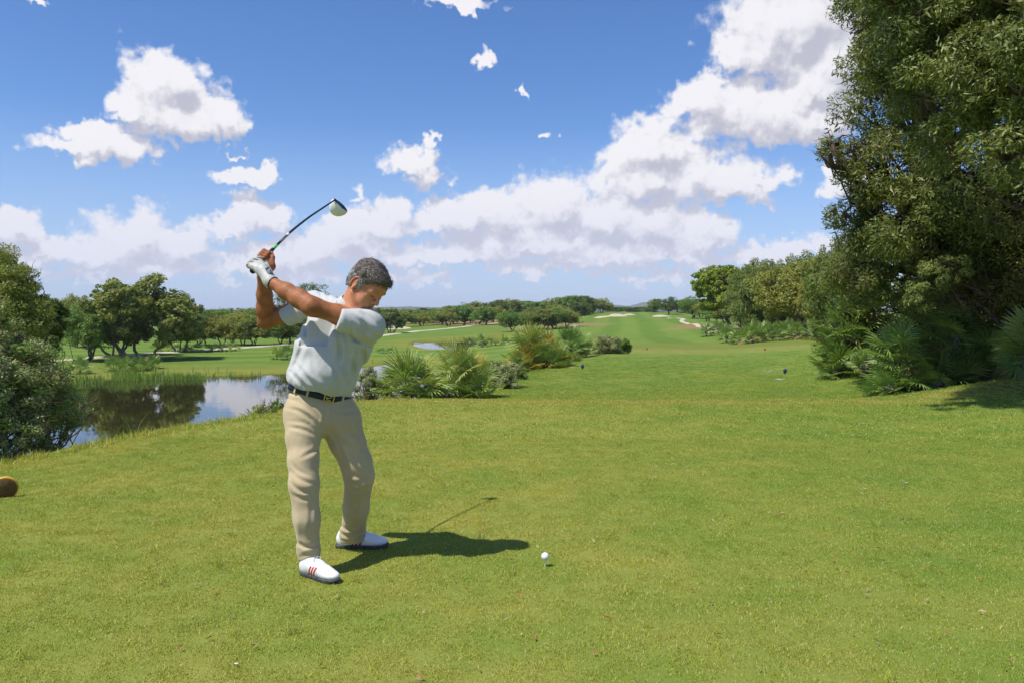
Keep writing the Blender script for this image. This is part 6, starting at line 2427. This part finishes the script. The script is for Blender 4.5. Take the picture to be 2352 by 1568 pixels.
# ------------------------------------------------------------------ golf club
club = empty('golf_club', SHAFT[0])
tag(club, 'golf driver with black shaft and white head, raised over the man\'s shoulder', 'golf club')
XC = Matrix.Translation(Vector(-SHAFT[0]))
M_grip = simple_mat('rubber_grip', (0.014, 0.015, 0.018), .8, .25, nscale=300, bump=.5, col2=(0.03, 0.03, 0.034))
M_shaft = simple_mat('black_graphite', (0.018, 0.022, 0.032), .22, .5, nscale=20, col2=(0.03, 0.035, 0.05))
M_greenband = simple_mat('green_band', (0.10, 0.52, 0.05), .35, .5, nscale=20, col2=(0.12, 0.56, 0.06))
SP = catmull(SHAFT, 10)
cum = np.concatenate([[0], np.cumsum(np.linalg.norm(np.diff(SP, axis=0), axis=1))])


def along(a, b, m=12):
    t = np.linspace(a, b, m)
    return np.stack([np.interp(t, cum, SP[:, k]) for k in range(3)], 1)


def cg(name, a, b, r0, r1, mat, k=14, m=14, parent=club):
    g = Geo(); g.tube(along(a, b, m), np.linspace(r0, r1, m), k)
    return obj(name, g.mesh(name, mat, xf=XC), parent)


TL = cum[-1]
gr = cg('grip', -.001, .270, .0142, .0098, M_grip)
g = Geo(); g.tube([SP[0] - GD * .006, SP[0] - GD * .002, SP[0] + GD * .006], [.010, .0160, .0150], 16)
obj('grip_cap', g.mesh('grip_cap', M_grip, xf=XC), gr)
sh = cg('shaft', .268, TL, .0078, .0052, M_shaft, m=30)
cg('green_band', .272, .330, .0086, .0083, M_greenband, m=4, parent=sh)
cg('white_band', .475, .500, .0079, .0078, M_white, m=3, parent=sh)
# maker's lettering on the shaft as small raised strokes (a wordmark too small to read)
for q in range(9):
    t = .385 + q * .0095
    c0 = along(t, t + .0055, 2)
    vv = nrm(np.cross(nrm(c0[1] - c0[0]), np.array((0.2, -1, 0))))
    tow = nrm(np.cross(vv, nrm(c0[1] - c0[0])))
    if tow[1] > 0: tow = -tow
    g = Geo(); g.tube([c0[0] + tow * .0078 - vv * .003 * (q % 2), c0[1] + tow * .0078 + vv * .003], [.0010, .0010], 4)
    obj('letter', g.mesh('letter', M_white, xf=XC), sh)
# head
hc = U_(779, 475, 5.19)
fnv = nrm(U_(797, 457, 5.19) - U_(779, 475, 5.19) + np.array((.0, -.012, .0)))     # face normal, up and right
hb = nrm(SHAFT[-1] - SHAFT[-2])
e_w = nrm(U_(786, 482, 5.19) - U_(768, 462, 5.17)); e_w = nrm(e_w - fnv * (e_w @ fnv))    # heel to toe
e_h = np.cross(fnv, e_w)
N1, N2 = 40, 24
V = []
for i in range(N2 + 1):
    ph = math.pi * i / N2
    for j in range(N1):
        th = 2 * math.pi * j / N1
        w_ = math.cos(ph)
        u = math.sin(ph) * math.cos(th); v_ = math.sin(ph) * math.sin(th)
        f_ = u
        if f_ > .22: f_ = .22 + (f_ - .22) * .30
        V.append(hc + fnv * (f_ * .066 - .004) + e_w * w_ * .063 * (1 - .12 * (u < 0) * abs(u)) + e_h * v_ * .033)
V = np.array(V)
F = np.array([(i * N1 + j, (i + 1) * N1 + j, (i + 1) * N1 + (j + 1) % N1, i * N1 + (j + 1) % N1) for i in range(N2) for j in range(N1)])
M_head = simple_mat('white_head_paint', (0.80, 0.80, 0.74), .25, .5, nscale=15, col2=(0.76, 0.76, 0.70))
fc_ = (V[F].mean(1) - hc) @ fnv > .0125
head = obj('club_head', mesh('club_head', V - SHAFT[0], F[~fc_], M_head), club)
obj('club_face', mesh('club_face', V - SHAFT[0] + fnv * .0004, F[fc_], M_shaft), head)
g = Geo(); g.tube([SHAFT[-1] - hb * .012, SHAFT[-1] + hb * .010, hc + e_w * -.040 + fnv * .004], [.0062, .0078, .010], 10)
obj('hosel', g.mesh('hosel', M_shaft, xf=XC), head)

# ------------------------------------------------------------------ ball and tee
bx_, by_ = plane_pt(1252, 1300, zg(.18, 4.25))
bz = zg(bx_, by_)
tee = obj('golf_tee', None)
g = Geo(); g.lathe([(.0005, -.02), (.0022, .0), (.0024, .022), (.0040, .032), (.0062, .037), (.0056, .0375), (.001, .035)], 14)
bpy.data.objects.remove(tee)
tee = obj('golf_tee', g.mesh('golf_tee', M_white), loc=(bx_, by_, bz))
tag(tee, 'white wooden peg stuck in the turf under the ball', 'golf tee')
mm, h, b, out = new_mat('golf_ball_cover')
o_ = h.n('ShaderNodeTexCoord').outputs['Object']
vo = h.n('ShaderNodeTexVoronoi'); vo.inputs['Scale'].default_value = 230
h.link(o_, vo.inputs['Vector'])
bp = h.n('ShaderNodeBump'); bp.inputs['Strength'].default_value = .6; bp.inputs['Distance'].default_value = .0015
h.link(vo.outputs['Distance'], bp.inputs['Height']); h.link(bp.outputs[0], b.inputs['Normal'])
b.inputs['Base Color'].default_value = (.82, .82, .82, 1)
b.inputs['Roughness'].default_value = .3
g = Geo()
nl = 20
g.lathe([(.02135 * math.sin(math.pi * i / nl) + 1e-5, -.02135 * math.cos(math.pi * i / nl)) for i in range(nl + 1)], 32)
ball = obj('golf_ball', g.mesh('golf_ball', mm), loc=(bx_, by_, bz + .037 + .0205))
tag(ball, 'white golf ball sitting on the tee peg in front of the man', 'golf ball')
# blue line printed on the ball
g = Geo()
for k in range(7):
    a = math.radians(-118 + k * 8)
    c_z = -.0065 - .0006 * k
    r_ = math.sqrt(.0215 ** 2 - c_z ** 2)
    p_ = np.array((math.cos(a) * r_, math.sin(a) * r_, c_z))
    a2 = a + math.radians(6)
    g.tube([p_, (math.cos(a2) * r_, math.sin(a2) * r_, c_z)], .0006, 4)
obj('print', g.mesh('print', simple_mat('blue_print', (.05, .07, .35), .5)), ball)

# ------------------------------------------------------------------ tee markers, stakes
M_yel = simple_mat('yellow_paint', (0.62, 0.36, 0.02), .45, .4, nscale=20, col2=(0.5, 0.28, 0.02))
M_wood = simple_mat('weathered_wood', (0.17, 0.105, 0.045), .9, .1, nscale=60, bump=.5, col2=(0.10, 0.062, 0.028))
mk = at(9, 1106, 5.9)
g0 = zg(mk[0], mk[1])
e = empty('tee_marker', (mk[0], mk[1], g0))
tag(e, 'round wooden tee marker with a yellow painted rim, at the left edge', 'tee marker')
e.rotation_euler = (R(10), R(8), R(24))
rr_ = .088
g = Geo(); g.lathe([(.0, -.010), (rr_ - .004, -.010), (rr_, -.006), (rr_, .018), (rr_ - .004, .022), (0, .022)], 40)
disc = obj('disc', g.mesh('disc', M_yel), e, (0, 0, rr_ - .012), (math.pi / 2, 0, 0))
g = Geo(); g.lathe([(.0, .0), (rr_ - .006, .0), (rr_ - .008, .003), (0, .003)], 40)
obj('wooden_face', g.mesh('wooden_face', M_wood), e, (0, -.0235, rr_ - .012), (math.pi / 2, 0, 0))
g = Geo(); g.tube([(0, 0, -.08), (0, 0, .02)], [.012, .012], 8)
obj('spike', g.mesh('spike', M_wood), e)


def small_marker(px, py, hpx, mat, label, Y=None):
    p = ground_at(px, py)
    H_ = hpx / FPX * p[1]
    e = empty('tee_marker', (p[0], p[1], p[2]))
    tag(e, label, 'tee marker', None)
    g = Geo(); g.lathe([(.0, .25), (.16, .25), (.24, .34), (.30, .55), (.30, .78), (.22, .94), (.1, 1.0), (0, 1.0)], 14)
    obj('cap', g.mesh('cap', mat), e, scale=(H_, H_ * .6, H_))
    g = Geo(); g.tube([(0, 0, -.3), (0, 0, .35)], [.08, .08], 8)
    obj('peg', g.mesh('peg', M_wood), e, scale=(H_, H_, H_))


M_bluep = simple_mat('blue_paint', (0.02, 0.035, 0.16), .4, .4, nscale=20, col2=(0.015, 0.025, 0.12))
M_redp = simple_mat('red_paint', (0.45, 0.035, 0.02), .4, .4, nscale=20, col2=(0.4, 0.03, 0.02))
small_marker(1338, 848, 12, M_bluep, 'dark blue tee marker on the left of the second tee')
small_marker(1803, 860, 14, M_bluep, 'dark blue tee marker on the right of the second tee')
small_marker(1486, 804, 6, M_redp, 'red tee marker on the left of the forward tee')
small_marker(1757, 806, 7, M_redp, 'red tee marker on the right of the forward tee')


def stake(px, py, top, mat, label):
    p = ground_at(px, py)
    hz = (py - top) / FPX * p[1]
    g = Geo()
    g.tube([(0, 0, -.1), (0, 0, hz * .97), (0, 0, hz)], [.035, .035, .012], 8)
    o = obj('hazard_stake', g.mesh('hazard_stake', mat), loc=p)
    tag(o, label, 'stake')


stake(855, 834, 818, M_yel, 'yellow hazard stake by the pond right of the man\'s back')
stake(947, 792, 783, M_redp, 'red hazard stake at the left tip of the far pond')
# little pale drain box by the far pond
p = ground_at(957, 791)
g = Geo(); g.box((0, 0, .22), (1.1, .8, .12)); g.box((-.4, 0, .1), (.12, .7, .3)); g.box((.4, 0, .1), (.12, .7, .3))
o = obj('drain_grate', g.mesh('drain_grate', simple_mat('galvanised', (.45, .5, .5), .5), smooth=False), loc=p)
tag(o, 'small pale drain frame at the left tip of the far pond', 'drain')
# chalk-like pale patches on the second tee
for px, py, rx, ry in ((1766, 853, .32, .16), (1790, 872, .12, .1)):
    p = ground_at(px, py)
    rg_ = np.random.default_rng(int(px))
    P = p + np.column_stack([rg_.normal(size=90) * rx * .45, rg_.normal(size=90) * ry, np.full(90, .014)])
    P[:, 2] = zground(P[:, 0], P[:, 1]) + .018
    Vc, Fc = leaf_cards(P, np.tile([[0, 0, 1.]], (90, 1)), .035, .5, rg_)
    tag(obj('chalk_specks', mesh('chalk_specks', Vc, Fc, simple_mat('chalk', (.6, .68, .6), .9), False, attrs={'tint': ('FACE', np.full(90, .5))})), 'pale chalky specks on the second tee near the right marker', 'chalk', kind='stuff')
# pale pebble-like bits on the turf
M_bit = simple_mat('pale_bit', (.62, .58, .48), .8, .2, nscale=40)
for k, (px, py, s_, lab) in enumerate(((543, 1532, .020, 'pale scrap lying on the turf at the bottom left of the man'), (1198, 1463, .014, 'small beige scrap on the turf below the ball'), (2082, 1112, .022, 'tiny white scrap on the turf at the right'), (680, 985, .03, 'white speck on the tee rim left of the trousers'))):
    p = ground_at(px, py)
    g = Geo(); g.lathe([(0.001, 0), (.5, .15), (.42, .5), (.2, .62), (0.001, .6)], 7)
    o = obj('turf_scrap', g.mesh('turf_scrap', M_bit), loc=p + (0, 0, .012), scale=(s_, s_ * .5, s_ * .4), rot=(0, 0, k * 1.3))
    tag(o, lab, 'scrap')
# brown stump at the foot of the wide palm
p = ground_at(2034, 866)
g = Geo(); g.lathe([(.001, -.1), (.11, -.1), (.12, .02), (.09, .10), (.05, .13), (.001, .135)], 12)
o = obj('palm_stump', g.mesh('palm_stump', simple_mat('fibrous_brown', (.24, .13, .07), .9, .1, nscale=60, bump=1.0, col2=(.12, .07, .04))), loc=p)
tag(o, 'reddish brown palm stump on the turf before the wide sunlit fan palm', 'stump')

# wind turbines and a mast far off to the left
M_turb = simple_mat('turbine_white', (.75, .76, .78), .5, .3, nscale=1)
for px, hub, rot_, n_ in ((488, 712, .5, 'left'), (505.5, 706, 1.3, 'middle'), (560, 715.5, .1, 'right')):
    Y = 2600.0
    c = at(px, hub, Y)
    e = empty('wind_turbine', (c[0], c[1], -6))
    tag(e, '%s one of the three distant white wind turbines over the tree belt' % n_.capitalize(), 'wind turbine', 'distant wind turbines')
    hz = c[2] + 6
    g = Geo(); g.tube([(0, 0, 0), (0, 0, hz)], [1.6, 1.0], 8)
    obj('tower', g.mesh('tower', M_turb), e)
    g = Geo(); g.tube([(0, -3, hz), (0, 4, hz)], [1.6, 1.6], 8)
    obj('nacelle', g.mesh('nacelle', M_turb), e)
    for k in range(3):
        a = rot_ + k * 2.0944
        g = Geo(); g.tube([(0, -3.4, hz), (math.sin(a) * 5, -3.4, hz + math.cos(a) * 5), (math.sin(a) * 17, -3.4, hz + math.cos(a) * 17)], [.7, 1.4, .3], 6, flat=.3)
        obj('blade', g.mesh('blade', M_turb), e)
c = at(463.5, 706, 700)
g = Geo()
for k in (-.5, .5):
    for j in (-.5, .5):
        g.tube([(k * 1.2, j * 1.2, 0), (k * .8, j * .8, c[2] + 8)], [.12, .08], 4)
for q in range(6):
    g.tube([(-1.6, 0, c[2] + 8 - q * .9), (1.6, 0, c[2] + 8 - q * .9)], [.09, .09], 4)
o = obj('lattice_mast', g.mesh('lattice_mast', M_shaft), loc=(c[0], c[1], -6))
tag(o, 'thin dark mast poking over the tree belt at the left', 'mast')
# ------------------------------------------------------------------ air between here and the hills
def haze():
    x0, x1, y0, y1, z0, z1 = -6500, 6500, -600, 6400, -32, 75
    g = Geo()
    g.box(((x0 + x1) / 2, (y0 + y1) / 2, (z0 + z1) / 2), (x1 - x0, y1 - y0, z1 - z0))
    m = bpy.data.materials.new('haze')
    m.use_nodes = True
    m.node_tree.nodes.clear()
    h = NT(m.node_tree)
    out = h.n('ShaderNodeOutputMaterial')
    v = h.n('ShaderNodeVolumePrincipled')
    v.inputs['Color'].default_value = (0.80, 0.88, 1.0, 1)
    v.inputs['Density'].default_value = HAZE_DENSITY
    h.link(v.outputs[0], out.inputs['Volume'])
    o = obj('haze', g.mesh('haze', m, smooth=False))
    tag(o, kind='stuff')


haze()
